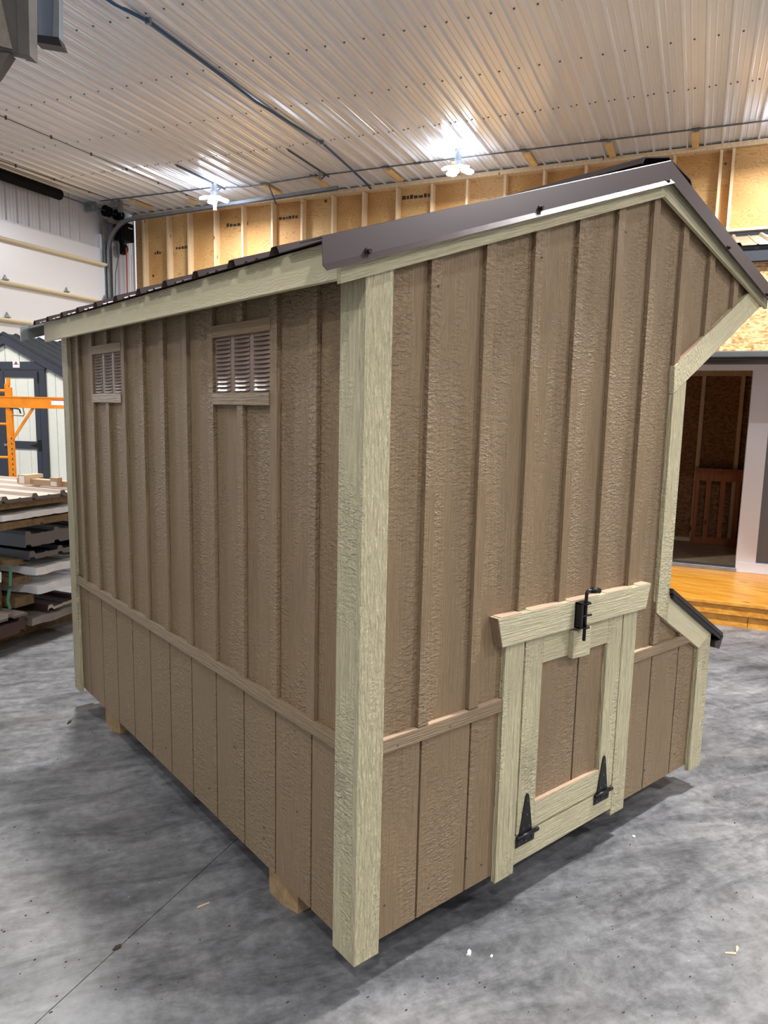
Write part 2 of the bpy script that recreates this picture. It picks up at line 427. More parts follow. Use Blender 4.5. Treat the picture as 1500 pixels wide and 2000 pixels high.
ob('header_bracket', MB(RM).box((9.7, 10.05, 5.12), (10.0, 10.08, 5.2)).bar((9.78, 9.6, 5.16), (10.0, 10.1, 5.2), .03, .03), 'galv', tr)
def hanger(b, lab):
    h = thing('ceiling_hanger', lab, 'bracket', RM @ Vector((9.3, b, H)))
    ob('angle_iron', MB(RM).box((8.25, b - .02, H - .028), (9.58, b + .02, H - .022)).box((8.25, b - .02, H - .06), (9.58, b - .014, H - .022)), 'galv_dark', h)
    ob('drop_strut', MB(RM).box((9.27, b - .02, 5.0 if b > 6 else 5.3), (9.31, b + .02, H - .02)), 'galv', h)
    ob('brace', MB(RM).bar((9.31, b, 5.3), (9.50, b, H - .03), .03, .012), 'galv_dark', h)
hanger(5.18, 'galvanised angle hanger over the free end of the door track')
hanger(7.25, 'galvanised angle hanger above the left ceiling lamp')
gp = solid('steel_strap', MB(RM).bar((9.6, 6.35, 5.42), (9.72, 6.27, 5.12), .03, .01), 'dark_drip', 'dark bent strap sticking up over the door track', 'strap')
# torsion spring + shaft
sp = thing('torsion_spring', 'black torsion spring on a steel shaft above the big door', 'spring', RM @ Vector((7, 10.12, 5.33)))
pts = []; 
m = MB(RM)
m.tube([(5.0 + k * .04, 10.12, 5.33) for k in range(91)], [.096 if k % 2 else .088 for k in range(91)], 14)
ob('coil', m, 'black_plastic', sp, smooth=True)
ob('shaft', MB(RM).tube([(5.0, 10.12, 5.33), (9.99, 10.12, 5.33)], .014, 8), 'galv_dark', sp)
ob('bearing_plate', MB(RM).box((9.36, 10.06, 5.24), (9.40, 10.3, 5.42)).tube([(9.30, 10.12, 5.33), (9.45, 10.12, 5.33)], .05, 10), 'galv', sp)
for a in (9.68, 9.98):
    ob('cable_drum', MB(RM).tube([(a, 10.12, 5.33), (a + .03, 10.12, 5.33), (a + .031, 10.12, 5.33), (a + .09, 10.12, 5.33), (a + .091, 10.12, 5.33), (a + .12, 10.12, 5.33)], [.105, .105, .08, .08, .1, .1], 18), 'black_plastic', sp)
op = thing('door_opener', 'black jackshaft door opener hanging beside the door track', 'door opener', RM @ Vector((10.2, 10.1, 4.8)))
ob('housing', MB(RM).box((10.02, 10.02, 4.86), (10.36, 10.24, 5.215)).box((10.06, 9.99, 4.92), (10.3, 10.02, 5.17)), 'black_plastic', op, bevel=.02)
ob('badge', MB(RM).box((10.16, 9.985, 5.10), (10.28, 9.9895, 5.12)), 'label_white', op)
ob('chain_hoist', MB(RM).tube([(10.06, 10.12, 4.70), (10.17, 10.12, 4.70)], .11, 16).box((10.08, 10.08, 4.70), (10.13, 10.16, 4.88)), 'black_plastic', op)
ob('lock_arm', MB(RM).bar((9.98, 10.1, 4.78), (9.98, 10.1, 4.56), .05, .04), 'galv', op)
ob('hand_chain', MB(RM).tube([(10.10, 10.0, 4.72), (10.10, 10.02, 3.4)], .008, 6).tube([(10.12, 10.0, 4.72), (10.125, 10.02, 3.4)], .007, 6).tube([(10.26, 10.02, 4.62), (10.26, 10.02, 3.4)], .006, 6), 'red_cord', op)
pcb = thing('power_cable', 'grey cable curving down from the ceiling box to the black door opener', 'cable', RM @ Vector((9.72, 9.9, 5.44)))
ob('wire', MB(RM).tube([(9.73, 9.80, 5.42), (9.86, 9.88, 5.40), (9.92, 9.93, 5.34), (9.94, 9.94, 5.27)], .010, 6), 'galv_dark', pcb)
ob('cable', MB(RM).tube([(10.0, 10.1, 4.6), (10.0, 10.2, 4.2), (10.01, 10.26, 3.4)], .009, 6), 'galv_dark', op)
solid('junction_box', MB(RM).box((9.55, 9.7, H - .14), (9.72, 9.85, H)).box((9.6, 9.66, H - .22), (9.66, 9.72, H)), 'galv', 'galvanised box on the ceiling above the cable drums', 'box')
# ------------------------------------------------ far wall, framed with studs over plywood (slightly out of square)
WM = RM @ Matrix.Translation((10.2, 0, 0)) @ Matrix.Rotation(-math.atan(.0247), 4, 'Z')
wb = struct('wall_back', MB(WM).box((.155, -9.3, 0), (.3, 10.2, H)), 'osb')
sb = [9.899, 9.26, 8.738, 8.101, 7.454, 6.787, 6.148, 5.512, 4.9, 4.258, 3.623, 3.005, 2.371, 1.744, 1.107, 0.475, -0.153, -0.774, -0.933]
for b in sb: ob('stud', MB(WM).box((0, b - .038, 2.2), (.14, b, 5.37)), 'stud_wood', wb)
edges = [10.2, 8.72, 7.43, 6.13, 4.88, 3.60, 2.35, 1.09, -.17, -.79, -.95]
for i in range(len(edges) - 1):
    for z0, z1 in ((2.2, 3.70), (3.702, 4.93), (4.932, 5.45)):
        if i < 8 and z0 > 4.93: continue
        if i < 8 and z0 > 3.7: z1 = 5.45
        ob('plywood_panel', MB(WM).box((.14, edges[i + 1] + .001, z0), (.155, edges[i] - .001, z1)), 'plywood', wb)
for b in (-.95, -2.17, -3.39, -4.61, -5.83, -7.05):
    ob('plywood_panel', MB(WM).box((.03, b - 1.218, 4.27), (.045, b - .002, 5.37)), 'plywood', wb)
    ob('stud', MB(WM).box((.0, b - 1.24, 4.27), (.03, b - 1.2, 5.37)), 'stud_wood', wb)
ob('top_plate', MB(WM).box((-.02, -9.2, 5.375), (.14, 10.15, 5.41)), 'stud_wood', wb)
ob('top_plate', MB(WM).box((0.0, -9.2, 5.412), (.14, 10.15, 5.45)), 'stud_wood', wb)
ob('bottom_plate', MB(WM).box((-.03, -9.2, 4.235), (.14, -.935, 4.27)), 'stud_wood', wb)
gm = MB(WM).box((.06, -9.2, 0), (.10, -.94, 4.235))
k = -.96
while k > -9: gm.box((.045, k - .02, 0), (.06, k, 4.235)); k -= .2286
ob('steel_liner', gm, 'galv_dark', wb)
# printed grade marks on plywood (illegible at this distance)
ink = MB(WM)
for (b0, z, n) in ((9.15, 4.72, 5), (9.7, 4.66, 3), (7.9, 5.05, 7), (6.7, 5.08, 6), (4.2, 5.2, 7)):
    b = b0
    for q in range(n):
        wd = random.uniform(.03, .08); ink.box((.137, b - wd, z), (.1402, b, z + random.uniform(.04, .07))); b -= wd + .018
ob('grade_stamp', ink, 'ink', wb, kind='stuff')
# blocks screwed under the ceiling along the far wall
for b, lb in ((9.387, 'in the corner above the door opener'), (8.321, 'just left of the left glowing lamp'), (6.453, 'just right of the left glowing lamp'), (5.422, 'above the free end of the door track'),
              (4.111, 'just right of the blue conduit end'), (3.0, 'behind the right glowing lamp'), (1.866, 'first to the right of the right glowing lamp'), (.696, 'left of the coop ridge'), (-.441, 'straight above the right roof slope of the coop'), (-1.5, 'at the right edge of the photo')):
    solid('ceiling_block', MB(RM).box((9.60 if b != 8.321 else 9.95, b - .045, H - .055), (10.17, b + .045, H - .024)), 'rafter_wood', 'yellow lumber block under the ceiling ' + lb, 'wood block', 'ceiling blocks along the studded wall')
# conduits on the ceiling
cl = MB(RM)
zc = H - .033
cp = [(9.45, 10.0, zc), (9.45, 7.4, zc), (9.55, 7.15, zc), (9.62, 6.7, zc), (9.5, 5.6, zc), (9.47, 3.5, zc), (9.46, -8.9, zc)]
cl.tube(cp, .012, 6)
cdt = thing('grey_conduit', 'thin grey conduit running across the ceiling ribs near the studded wall', 'conduit', RM @ Vector((9.45, 0, H)))
ob('pipe', cl, 'galv_dark', cdt)
for b in (5.4, 4.1, 3.55, 1.9, .75, -.45, -1.55): ob('coupling', MB(RM).tube([(9.465, b - .06, zc), (9.465, b + .06, zc)], .02, 8), 'galv_dark', cdt)
bc = thing('blue_conduit', 'blue flexible conduit running along the ceiling ribs from the top edge to the far wall', 'conduit', RM @ Vector((6, 4.65, H)))
zb = H - .03
bp = [(0.5, 4.80, zb), (4.26, 4.72, zb), (4.64, 4.63, zb), (5.42, 4.64, zb), (6.65, 4.68, zb), (7.4, 4.62, zb), (8.2, 4.56, zb), (9.2, 4.60, zb - .04), (9.9, 4.66, zb - .05), (10.15, 4.66, zb - .09)]
ob('tubing', MB(RM).tube(bp, .018, 8), 'blue_conduit', bc, smooth=True)
for i in (2, 6): ob('clip', MB(RM).box((bp[i][0] - .015, bp[i][1] - .03, zb - .025), (bp[i][0] + .015, bp[i][1] + .03, zb + .04)), 'galv', bc)
for (b0, b1, lab, r) in ((8.2, 8.14, 'thin brown cable clipped along the ceiling, nearer to the lamps', .006), (9.87, 9.70, 'thin brown cable clipped along the ceiling, nearer to the big door', .008)):
    t = thing('ceiling_cable', lab, 'cable', RM @ Vector((6, b0, H)))
    ob('wire', MB(RM).tube([(0, b0 + .1, H - .03), (5.8, b0, H - .035), (9.9, b1, H - .035)], r, 6), 'wire_brown', t)
    for q in range(6):
        a = 5.9 + q * .75; ob('clip', MB(RM).box((a, b0 + (b1 - b0) * (a - 5.8) / 4.1 - .012, H - .055), (a + .02, b0 + (b1 - b0) * (a - 5.8) / 4.1 + .012, H)), 'galv_dark', t)
# lamps
def lamp(a, b, lab, grp):
    t = thing('ceiling_light', lab, 'ceiling light', RM @ Vector((a, b, 5.2)), TH, grp)
    ob('socket', MB(RM).tube([(a, b, H), (a, b, 5.30)], .05, 12).tube([(a, b, 5.30), (a, b, 5.20)], [.055, .075], 14), 'galv', t)
    for k in range(4):
        an = k * PI / 2 + PI / 4; Mx = RM @ Matrix.Translation((a, b, 5.22)) @ Matrix.Rotation(an, 4, 'Z') @ Matrix.Rotation(.22, 4, 'Y')
        ob('light_panel', MB(Mx).prism([(.06, -.03), (.10, -.075), (.22, -.08), (.25, -.05), (.25, .05), (.22, .08), (.10, .075), (.06, .03)], 'z', -.012, .012), ['lamp_glow'], t)
    return t
labs = {0: 'glowing white lamp near the studded wall, right of the blue conduit', 1: 'glowing white lamp under the angle hanger, left of the blue conduit'}
for i, (a, b, pw) in enumerate(LAMPS):
    if i in labs: lamp(a, b, labs[i], None)
    else: lamp(a, b, 'ceiling lamp with four glowing panels outside the photograph', 'ceiling lamps outside the picture')

# ================================================================= THE CHICKEN COOP
g = .1     # the cladding hangs 10 cm above the floor
coop = thing('chicken_coop', 'tan board-and-batten chicken coop with cream trim and brown metal roof', 'chicken coop', (.95, 1.23, 0))
Sx = .2032; b0 = .196; c0 = .1947
def Z(P): return [(u, v + g) for u, v in P]
zl = lambda x: 2.335 + .334 * (x - 1.24) if x <= 1.24 else 2.335 - .327 * (x - 1.24)
gable = Z([(.02, .022), (1.865, .022), (1.865, .60), (1.495, .815), (1.495, 1.65), (2.03, 1.97), (2.03, zl(2.03) - .05), (1.24, 2.285), (.02, zl(.02) - .05)])
ob('backing', MB().prism(Z([(.02, .03), (1.86, .03), (1.86, .59), (1.49, .80), (1.49, 1.66), (2.0, 1.97), (1.24, 2.26), (.02, 1.84)]), 'y', .014, .03), 'dark_back', coop)
gx = [b0 + .026 + k * Sx for k in range(9)]
ed = [.02] + gx + [2.04]
DOOR = (.6, 1.23)
for i in range(len(ed) - 1):
    P = clip(gable, ed[i] + (.004 if i else 0), ed[i + 1] - .004)
    if ed[i + 1] > 1.5:
        xa, xb = ed[i] + .004, ed[i + 1] - .004
        lowz = lambda x: g + .815 - (x - 1.495) * .215 / .37; upz = lambda x: g + 1.65 + (x - 1.495) * .32 / .535; tz = lambda x: g + zl(x) - .05
        if xa < 1.495:
            ob('siding_board', MB().prism([(xa, g + .022), (xb, g + .022), (xb, lowz(xb)), (1.495, lowz(1.495)), (1.495, upz(1.495)), (xb, upz(xb)), (xb, tz(xb)), (xa, tz(xa))], 'y', 0, .014), 'tan_vertical', coop)
        else:
            if xa < 1.86: xq = min(xb, 1.865); ob('siding_board', MB().prism([(xa, g + .022), (xq, g + .022), (xq, lowz(xq)), (xa, lowz(xa))], 'y', 0, .014), 'tan_vertical', coop)
            xq = min(xb, 2.03); ob('siding_board', MB().prism([(xa, upz(xa)), (xq, upz(xq)), (xq, tz(xq)), (xa, tz(xa))], 'y', 0, .014), 'tan_vertical', coop)
        continue
    # boards behind the hatch door are cut out below the lintel
    if ed[i] > .45 and ed[i + 1] < 1.45:
        pc = clipz(P, .85, 9)
    else: pc = P
    if len(pc) > 2: ob('siding_board', MB().prism(pc, 'y', 0, .014), 'tan_vertical', coop)
    if pc is not P:
        if ed[i] < .62: ob('siding_board', MB().prism(clip(clipz(P, 0, .85), 0, .62), 'y', 0, .014), 'tan_vertical', coop)
        if ed[i + 1] > 1.21: ob('siding_board', MB().prism(clip(clipz(P, 0, .85), 1.21, 3), 'y', 0, .014), 'tan_vertical', coop)
        q = clip(clipz(P, 0, .14), .62, 1.21)
        if len(q) > 2: ob('siding_board', MB().prism(q, 'y', 0, .014), 'tan_vertical', coop)
# second, slightly set back strip under the boards
ob('floor_frame', MB().box((.03, .02, g + .004), (1.85, .06, g + .05)).box((.02, .03, g + .004), (.06, 2.44, g + .05)).box((1.82, .03, g + .004), (1.86, 2.44, g + .05)).box((.03, 2.40, g + .004), (1.85, 2.44, g + .05)), 'tan_along_x', coop)
ob('floor_deck', MB().box((.03, .03, g + .05), (1.85, 2.44, g + .07)), 'beam_wood', coop)
# battens on the gable
tb = .015
def zrake(x): return zl(x) - .083
def batten(mb, mat='tan_vertical'): return ob('batten', mb, mat, coop, bevel=.0012)
for k in range(9):
    x0 = b0 + k * Sx; x1 = x0 + .038
    if k in (0, 1): lo = .63
    elif 2 <= k <= 5: lo = .80
    elif k == 6: lo = 1.66
    elif k == 7: lo = 1.78
    else: lo = 1.90
    batten(MB().prism(Z([(x0, lo), (x1, lo), (x1, zrake(x1) + .03), (x0, zrake(x0) + .03)]), 'y', -tb, 0))
    if k in (6, 7): batten(MB().prism(Z([(x0, .63), (x1, .63), (x1, .80 if k == 6 else .69), (x0, .80 if k == 6 else .69)]), 'y', -tb, 0))
# rails
ob('rail', MB().box((.06, -.017, g + .588), (.545, 0, g + .627)), 'tan_along_x', coop, bevel=.0012)
ob('rail', MB().prism(Z([(1.28, .588), (1.72, .588), (1.66, .627), (1.28, .627)]), 'y', -.017, 0), 'tan_along_x', coop, bevel=.0012)
def edge_strip(x0, x1, z): return MB().box((x0, -.016, z - .001), (x1, -.0005, z + .0006))
for (x0, x1, z) in ((.07, .194, g + .628), (.236, .396, g + .628), (.438, .543, g + .628), (1.285, 1.413, g + .628)):
    ob('cut_edge', edge_strip(x0, x1, z), 'raw_pink_edge', coop)
# left long wall
wall_top = 1.90
led = [.0] + [c0 + .030 + k * Sx for k in range(11)] + [2.44]
for i in range(len(led) - 1):
    y0 = led[i] + (.004 if i else 0.015); y1 = led[i + 1] - .004
    ob('siding_board', MB().box((0, y0, g + .022), (.014, y1, g + wall_top)), 'tan_vertical', coop)
ob('backing', MB().box((.014, .016, g + .03), (.03, 2.43, g + 1.89)), 'dark_back', coop)
VENTS = ((1, 3), (7, 9))
for k in range(11):
    y0 = c0 + k * Sx; y1 = y0 + .038
    if k in (2, 8):
        batten(MB().box((-tb, y0, g + .63), (0, y1, g + 1.515)))
        batten(MB().box((-tb, y0, g + 1.768), (0, y1, g + wall_top)))
    else: batten(MB().box((-tb, y0, g + .63), (0, y1, g + wall_top)))
ob('rail', MB().box((-.017, .075, g + .588), (0, 2.41, g + .63)), 'tan_along_y', coop, bevel=.0012)
# vents with louvres
lou = None
def louver_mesh(w):
    m = MB(); n = 8
    top = []; bot = []
    for i in range(n + 1):
        t = -1 + 2 * i / n; e = (1 - t * t) ** .5 if abs(t) < 1 else 0
        top.append((-.0005, t * w / 2, .0055 + .0005 * e)); bot.append((-.002 - .0065 * e ** .6, t * w / 2, -.0055 + .0015 * (1 - e)))
    m.add(top + bot, [(i, i + 1, n + 2 + i, n + 1 + i) for i in range(n)])
    return m
def louver_gap(w):
    m = MB(); m.box((-.0022, -w / 2 + .002, -.0062), (-.0008, w / 2 - .002, -.0035)); return m
for vi, (ka, kb) in enumerate(VENTS):
    y0 = c0 + ka * Sx + .038; y1 = c0 + kb * Sx
    ob('vent_frame', MB().box((-.017, y0 - .006 + (.0), g + 1.730), (0, y1, g + 1.768)), 'tan_along_y', coop, bevel=.0012)
    ob('vent_frame', MB().box((-.019, y0, g + 1.515), (0, y1 - .001, g + 1.553)), 'tan_along_y', coop, bevel=.0012)
    v = ob('vent', MB().box((-.005, y0 + .002, g + 1.553), (-.001, y1 - .002, g + 1.732)), 'vent_metal' if 'vent_metal' in MATS else plain('vent_metal', (150, 130, 118), .3, .1).name, coop)
    wv = .099; gap = .0245; cols = [y0 + .012 + wv / 2 + j * (wv + gap) for j in range(3)]
    for yc in cols:
        for r in range(13):
            zc_ = g + 1.564 + r * .01325
            org = Vector((-.005, yc, zc_)) - Vector((.95, 1.23, 0))
            if lou is None:
                m = louver_mesh(wv); me = bpy.data.meshes.new('louver'); 
                m2 = louver_gap(wv); nn = len(m.v)
                me.from_pydata([tuple(p) for p in m.v] + [tuple(p) for p in m2.v], [], m.f + [tuple(i + nn for i in f) for f in m2.f])
                me.materials.append(MATS['vent_metal']); me.materials.append(MATS['black_edge'])
                for q, p in enumerate(me.polygons): p.material_index = 0 if q < len(m.f) else 1; p.use_smooth = q < len(m.f)
                lou = bpy.data.objects.new('louver', me); COL.objects.link(lou); lou.parent = v; lou.location = org
            else: copy_at(lou, org, v)
# other walls (unseen side and nest box)
ob('far_gable', MB().prism(gable, 'y', 2.44, 2.455), 'tan_vertical', coop)
ob('nest_box_side', MB().box((1.85, .015, g + .022), (1.865, 2.44, g + .60)), 'tan_vertical', coop)
ob('side_wall', MB().box((1.48, .015, g + .8), (1.495, 2.44, g + 1.68)), 'tan_vertical', coop)
ob('soffit', MB().prism(Z([(1.495, 1.66), (1.495, 1.68), (2.03, 2.0), (2.04, 1.985)]), 'y', .015, 2.44), 'tan_along_y', coop)
# corner trim
def T(name, poly, mat, y0=-.02, y1=0): return ob(name, MB().prism(Z(poly), 'y', y0, y1), mat, coop, bevel=.0015)
T('corner_board', [(-.02, 0), (.066, 0), (.066, 1.87), (-.02, 1.84)], 'trim_corner')
ob('corner_board', MB().box((-.02, .0003, g), (0, .083, g + 1.90)), 'trim_vertical', coop, bevel=.0015)
ob('corner_board', MB().box((-.02, 2.385, g), (0, 2.455, g + 1.90)), 'trim_vertical', coop, bevel=.0015)
ob('corner_board', MB().box((-.02, 2.4555, g), (.07, 2.475, g + 1.88)), 'trim_vertical', coop, bevel=.0015)
T('upright_trim', [(1.417, .76), (1.503, .71), (1.503, 1.64), (1.417, 1.588)], 'trim_vertical')
T('brace_trim', [(1.417, 1.590), (1.503, 1.642), (1.52, 1.652), (2.049, 1.965), (1.99, 2.04), (1.411, 1.690)], 'trim_brace')
T('nest_trim', [(1.504, .817), (1.504, .709), (1.777, .549), (1.873, .598)], 'trim_nest', -.019)
T('nest_trim', [(1.777, 0), (1.873, 0), (1.873, .597), (1.777, .548)], 'trim_vertical')
ob('nest_corner', MB().box((1.865, .001, g), (1.882, .08, g + .59)), 'trim_vertical', coop)
ob('cut_edge', MB().prism(Z([(1.435, 1.7045), (1.60, 1.8028), (1.60, 1.8050), (1.435, 1.7067)]), 'y', -.0195, -.001).prism(Z([(1.66, 1.8385), (1.80, 1.922), (1.80, 1.9242), (1.66, 1.8407)]), 'y', -.0195, -.001), 'raw_pink_edge', coop)
# rake boards and eave fascia
T('rake_board', [(-.105, zl(-.105) - .092), (-.105, zl(-.105) - .02), (1.24, 2.315), (1.24, 2.243)], 'trim_rake_left', -.034, -.0205)
T('rake_board', [(1.2405, 2.243), (1.2405, 2.315), (2.085, zl(2.085) - .02), (2.085, zl(2.085) - .098), (2.05, zl(2.05) - .098)], 'trim_rake_right', -.034, -.0205)
ob('rake_backer', MB().prism(Z([(-.085, zl(-.085) - .06), (-.085, zl(-.085) - .02), (1.24, 2.31), (2.08, zl(2.08) - .02), (2.08, zl(2.08) - .06), (1.24, 2.27)]), 'y', -.0205, .0), 'trim_along_x', coop)
ob('eave_fascia', MB().box((-.105, -.0203, g + 1.806), (-.087, 2.45, g + 1.893)), 'trim_fascia', coop, bevel=.0015)
ob('eave_fascia', MB().box((2.065, -.02, g + 1.97), (2.085, 2.45, g + 2.05)), 'trim_fascia', coop)
# metal roof sheets with ribs, both slopes
def dz_(x): return -.034 * max(0, x - 1.24) / .86
def roof_sheet(x0, x1, yo, y_start, y_end):
    m = MB(); prof = []
    y = y_start
    P = [(0, 0), (.008, .5), (.030, .5), (.034, 0)]
    seq = []
    seq.append((y_start, 0)); y += .2286
    while y < y_end - .01:
        for (dy, dz) in ((-.026, 0), (-.014, .019), (.012, .019), (.024, 0), (.075, 0), (.081, .004), (.091, .004), (.097, 0), (.132, 0), (.138, .004), (.148, .004), (.154, 0)):
            if y_start - .03 <= y + dy <= y_end: seq.append((y + dy, dz))
        y += .2286
    n = len(seq)
    lo = [(x0, yy, zl(x0) + g + .012 + dz_(x0) + dz) for yy, dz in seq]; hi = [(x1, yy, zl(x1) + g + .012 + dz_(x1) + dz) for yy, dz in seq]
    m.add(lo + hi, [(i, i + 1, i + 1 + n, i + n) for i in range(n - 1)])
    return m
r1 = ob('roof_sheet', roof_sheet(-.135, 1.24, 0, -.018, 2.63), 'brown_metal', coop)
s_ = r1.modifiers.new('t', 'SOLIDIFY'); s_.thickness = .0015
r2 = ob('roof_sheet', roof_sheet(2.12, 1.24, 0, -.018, 2.63), 'brown_metal', coop); s_ = r2.modifiers.new('t', 'SOLIDIFY'); s_.thickness = .0015
ob('purlin', MB().box((-.08, 0, g + zl(-.08) - .05), (-.04, 2.45, g + zl(-.08) - .02)).box((1.2, 0.01, g + 2.24), (1.28, 2.44, g + 2.29)), 'beam_wood', coop)
# drip-edge trim folded over the gable edge
def drip(x0, x1, name='gable_flashing'):
    m = MB()
    def sec(x, flare=0):
        z = zl(x) + g + dz_(x)
        if x > 1.2401: return [(x, .045, z + .022), (x, -.045, z + .022), (x, -.047, z + .020), (x, -.050, z - .044 + dz_(x) * .0), (x, -.058, z - .050), (x, -.058, z - .0515), (x, -.048, z - .046), (x, -.045, z + .018), (x, .045, z + .018)]
        return [(x, .045, z + .022), (x, -.045, z + .022), (x, -.047, z + .020), (x, -.050 - flare, z - .040), (x, -.066 - flare, z - .054), (x, -.066 - flare, z - .0555), (x, -.048 - flare, z - .0415), (x, -.045, z + .018), (x, .045, z + .018)]
    N = 14; secs = []
    for i in range(N + 1):
        x = x0 + (x1 - x0) * i / N; secs.append(sec(x, 0))
    k = len(secs[0]); vs = [p for s in secs for p in s]; fs = []
    for i in range(N):
        for j in range(k): fs.append((i * k + j, i * k + (j + 1) % k, (i + 1) * k + (j + 1) % k, (i + 1) * k + j))
    fs.append(tuple(range(k))); fs.append(tuple(N * k + j for j in reversed(range(k))))
    m.add(vs, fs); return ob(name, m, ['brown_metal'], coop)
drip(-.165, 1.24); drip(1.2402, 2.125)
# far gable flashing stub seen at the back corner
ob('gable_flashing', MB().prism([(-.165, zl(-.165) + g + .02), (-.165, zl(-.165) + g - .05), (1.24, zl(1.24) + g - .05), (1.24, zl(1.24) + g + .02)], 'y', 2.645, 2.66), 'galvanised_under', coop)
# ridge cap
rc_ = MB()
for sgn in (-1, 1):
    x1 = 1.24 + sgn * .145
    e1z = zl(x1) + dz_(x1)
    rc_.add([(1.24, -.040, g + 2.366), (x1, -.040, g + e1z + .046), (x1 + sgn * .016, -.040, g + e1z + .024), (1.24, 2.62, g + 2.366), (x1, 2.62, g + e1z + .046), (x1 + sgn * .016, 2.62, g + e1z + .024)],
            [(0, 1, 4, 3), (1, 2, 5, 4)])
rco = ob('ridge_cap', rc_, 'dark_brown_metal', coop); s_ = rco.modifiers.new('t', 'SOLIDIFY'); s_.thickness = .004
for (x, zc_) in ((-.04, 1.872), (.57, 2.079), (1.215, 2.281), (1.671, 2.140), (2.029, 2.01)):
    ob('screw', MB().tube([(x, -.046, g + zc_), (x, -.053, g + zc_), (x, -.0535, g + zc_), (x, -.061, g + zc_)], [.009, .009, .0055, .0055], 8), 'screw_dark', coop)
for (x, y) in ((1.12, .02), (1.36, .03)):
    ob('screw', MB().tube([(x, y, g + zl(x) + .03), (x, y, g + zl(x) + .045)], .006, 8), 'screw_dark', coop)
# nest box roof
n0, n1 = (1.500, .835), (1.952, .575)
nr = MB()
nr.prism(Z([n0, n1, (n1[0] - .002, n1[1] - .005), (n0[0], n0[1] - .006)]), 'y', -.035, 2.5)
for yy in (-.024, .2, .43, .66, .89): nr.prism(Z([(n0[0], n0[1]), (n1[0], n1[1]), (n1[0], n1[1] + .012), (n0[0], n0[1] + .012)]), 'y', yy - .01, yy + .012)
ob('nest_roof', nr, 'dark_brown_metal', coop)
ob('nest_roof_edge', MB().prism(Z([(1.51, .822), (1.94, .574), (1.94, .556), (1.51, .806)]), 'y', -.033, 2.49), 'black_edge', coop)
ob('nest_drip', MB().prism(Z([(1.945, .578), (1.956, .574), (1.928, .520), (1.885, .535), (1.885, .56), (1.93, .56)]), 'y', -.035, 2.5), 'dark_brown_metal', coop)
# hatch door surround
T('header_board', [(.489, .899), (.514, .805), (1.309, .800), (1.332, .893)], 'trim_along_x', -.036, -.0)
ob('header_end', MB().prism(Z([(.4870, .899), (.4885, .899), (.5135, .805), (.512, .805)]), 'y', -.034, 0), 'tan_vertical', coop)
ob('cut_edge', MB().prism(Z([(.50, .8988), (.595, .8983), (.595, .9005), (.50, .9010)]), 'y', -.0355, -.001), 'raw_pink_edge', coop)
for xa, xb in ((.642, .80), (.845, 1.005), (1.05, 1.208), (1.252, 1.325)):
    za, zb_ = [.899 + (x - .489) / (1.332 - .489) * (-.006) for x in (xa, xb)]
    ob('cut_edge', MB().prism(Z([(xa, za - .0005), (xb, zb_ - .0005), (xb, zb_ + .0015), (xa, za + .0015)]), 'y', -.0355, -.001), 'raw_pink_edge', coop)
T('door_jamb', [(.548, .003), (.637, .003), (.637, .804), (.548, .804)], 'trim_vertical', -.019)
T('door_jamb', [(1.193, .006), (1.281, .006), (1.281, .800), (1.193, .800)], 'trim_vertical', -.019)
T('sill_board', [(.637, .031), (1.193, .034), (1.193, .126), (.637, .126)], 'trim_along_x', -.0185)
ob('hatch_gap', MB().box((.63, .012, g + .12), (1.2, .02, g + .81)), 'black_edge', coop)
hd = MB()
hatch = ob('hatch_door', MB().box((.645, 0, g + .134), (1.187, .010, g + .796)), 'dark_back', coop)
def H_(name, poly, mat, y0=-.019, y1=0): return ob(name, MB().prism(Z(poly), 'y', y0, y1), mat, hatch, bevel=.0015)
H_('stile', [(.645, .134), (.733, .134), (.733, .796), (.645, .796)], 'trim_vertical')
H_('stile', [(1.099, .134), (1.187, .134), (1.187, .796), (1.099, .796)], 'trim_vertical')
H_('top_rail', [(.7335, .705), (1.0985, .703), (1.0985, .795), (.7335, .795)], 'trim_along_x', -.0188)
H_('bottom_rail', [(.7335, .134), (1.0985, .134), (1.0985, .220), (.7335, .222)], 'trim_along_x', -.0188)
H_('siding_board', [(.733, .2), (.947, .2), (.947, .72), (.733, .72)], 'tan_vertical', -.004, .0)
H_('siding_board', [(.955, .2), (1.10, .2), (1.10, .72), (.955, .72)], 'tan_vertical', -.004, .0)
H_('stop_block', [(.866, .698), (.962, .694), (.962, .793), (.866, .793)], 'trim_along_x', -.040, -.019)
ob('cut_edge', MB().prism(Z([(.735, .2215), (1.0975, .2195), (1.0975, .222), (.735, .224)]), 'y', -.0185, -.004), 'raw_pink_edge', hatch)
# cane bolt
bolt = ob('slide_bolt', MB().box((.868, -.040, g + .806), (.915, -.036, g + .892)), 'black_hardware', coop)
ob('bracket_ear', MB().prism([(.868, -.036), (.915, -.036), (.915, -.062), (.903, -.074), (.886, -.074), (.868, -.06)], 'z', g + .806, g + .810), 'black_hardware', bolt)
ob('bracket_ear', MB().prism([(.868, -.036), (.915, -.036), (.915, -.062), (.903, -.074), (.886, -.074), (.868, -.06)], 'z', g + .888, g + .892), 'black_hardware', bolt)
ob('bracket_side', MB().box((.868, -.062, g + .806), (.871, -.036, g + .892)), 'black_hardware', bolt)
ob('bolt_rod', MB().tube([(.893, -.060, g + .762), (.893, -.060, g + .915), (.8945, -.060, g + .925), (.901, -.060, g + .931), (.915, -.062, g + .931), (.948, -.067, g + .926)], .0058, 10), 'black_hardware', bolt, smooth=True)
ob('bolt_grip', MB().tube([(.917, -.0625, g + .931), (.952, -.068, g + .926)], .0095, 12), 'black_hardware', bolt, smooth=True)
ob('stop_pin', MB().tube([(.872, -.058, g + .848), (.918, -.066, g + .848)], .004, 8), 'black_hardware', bolt)
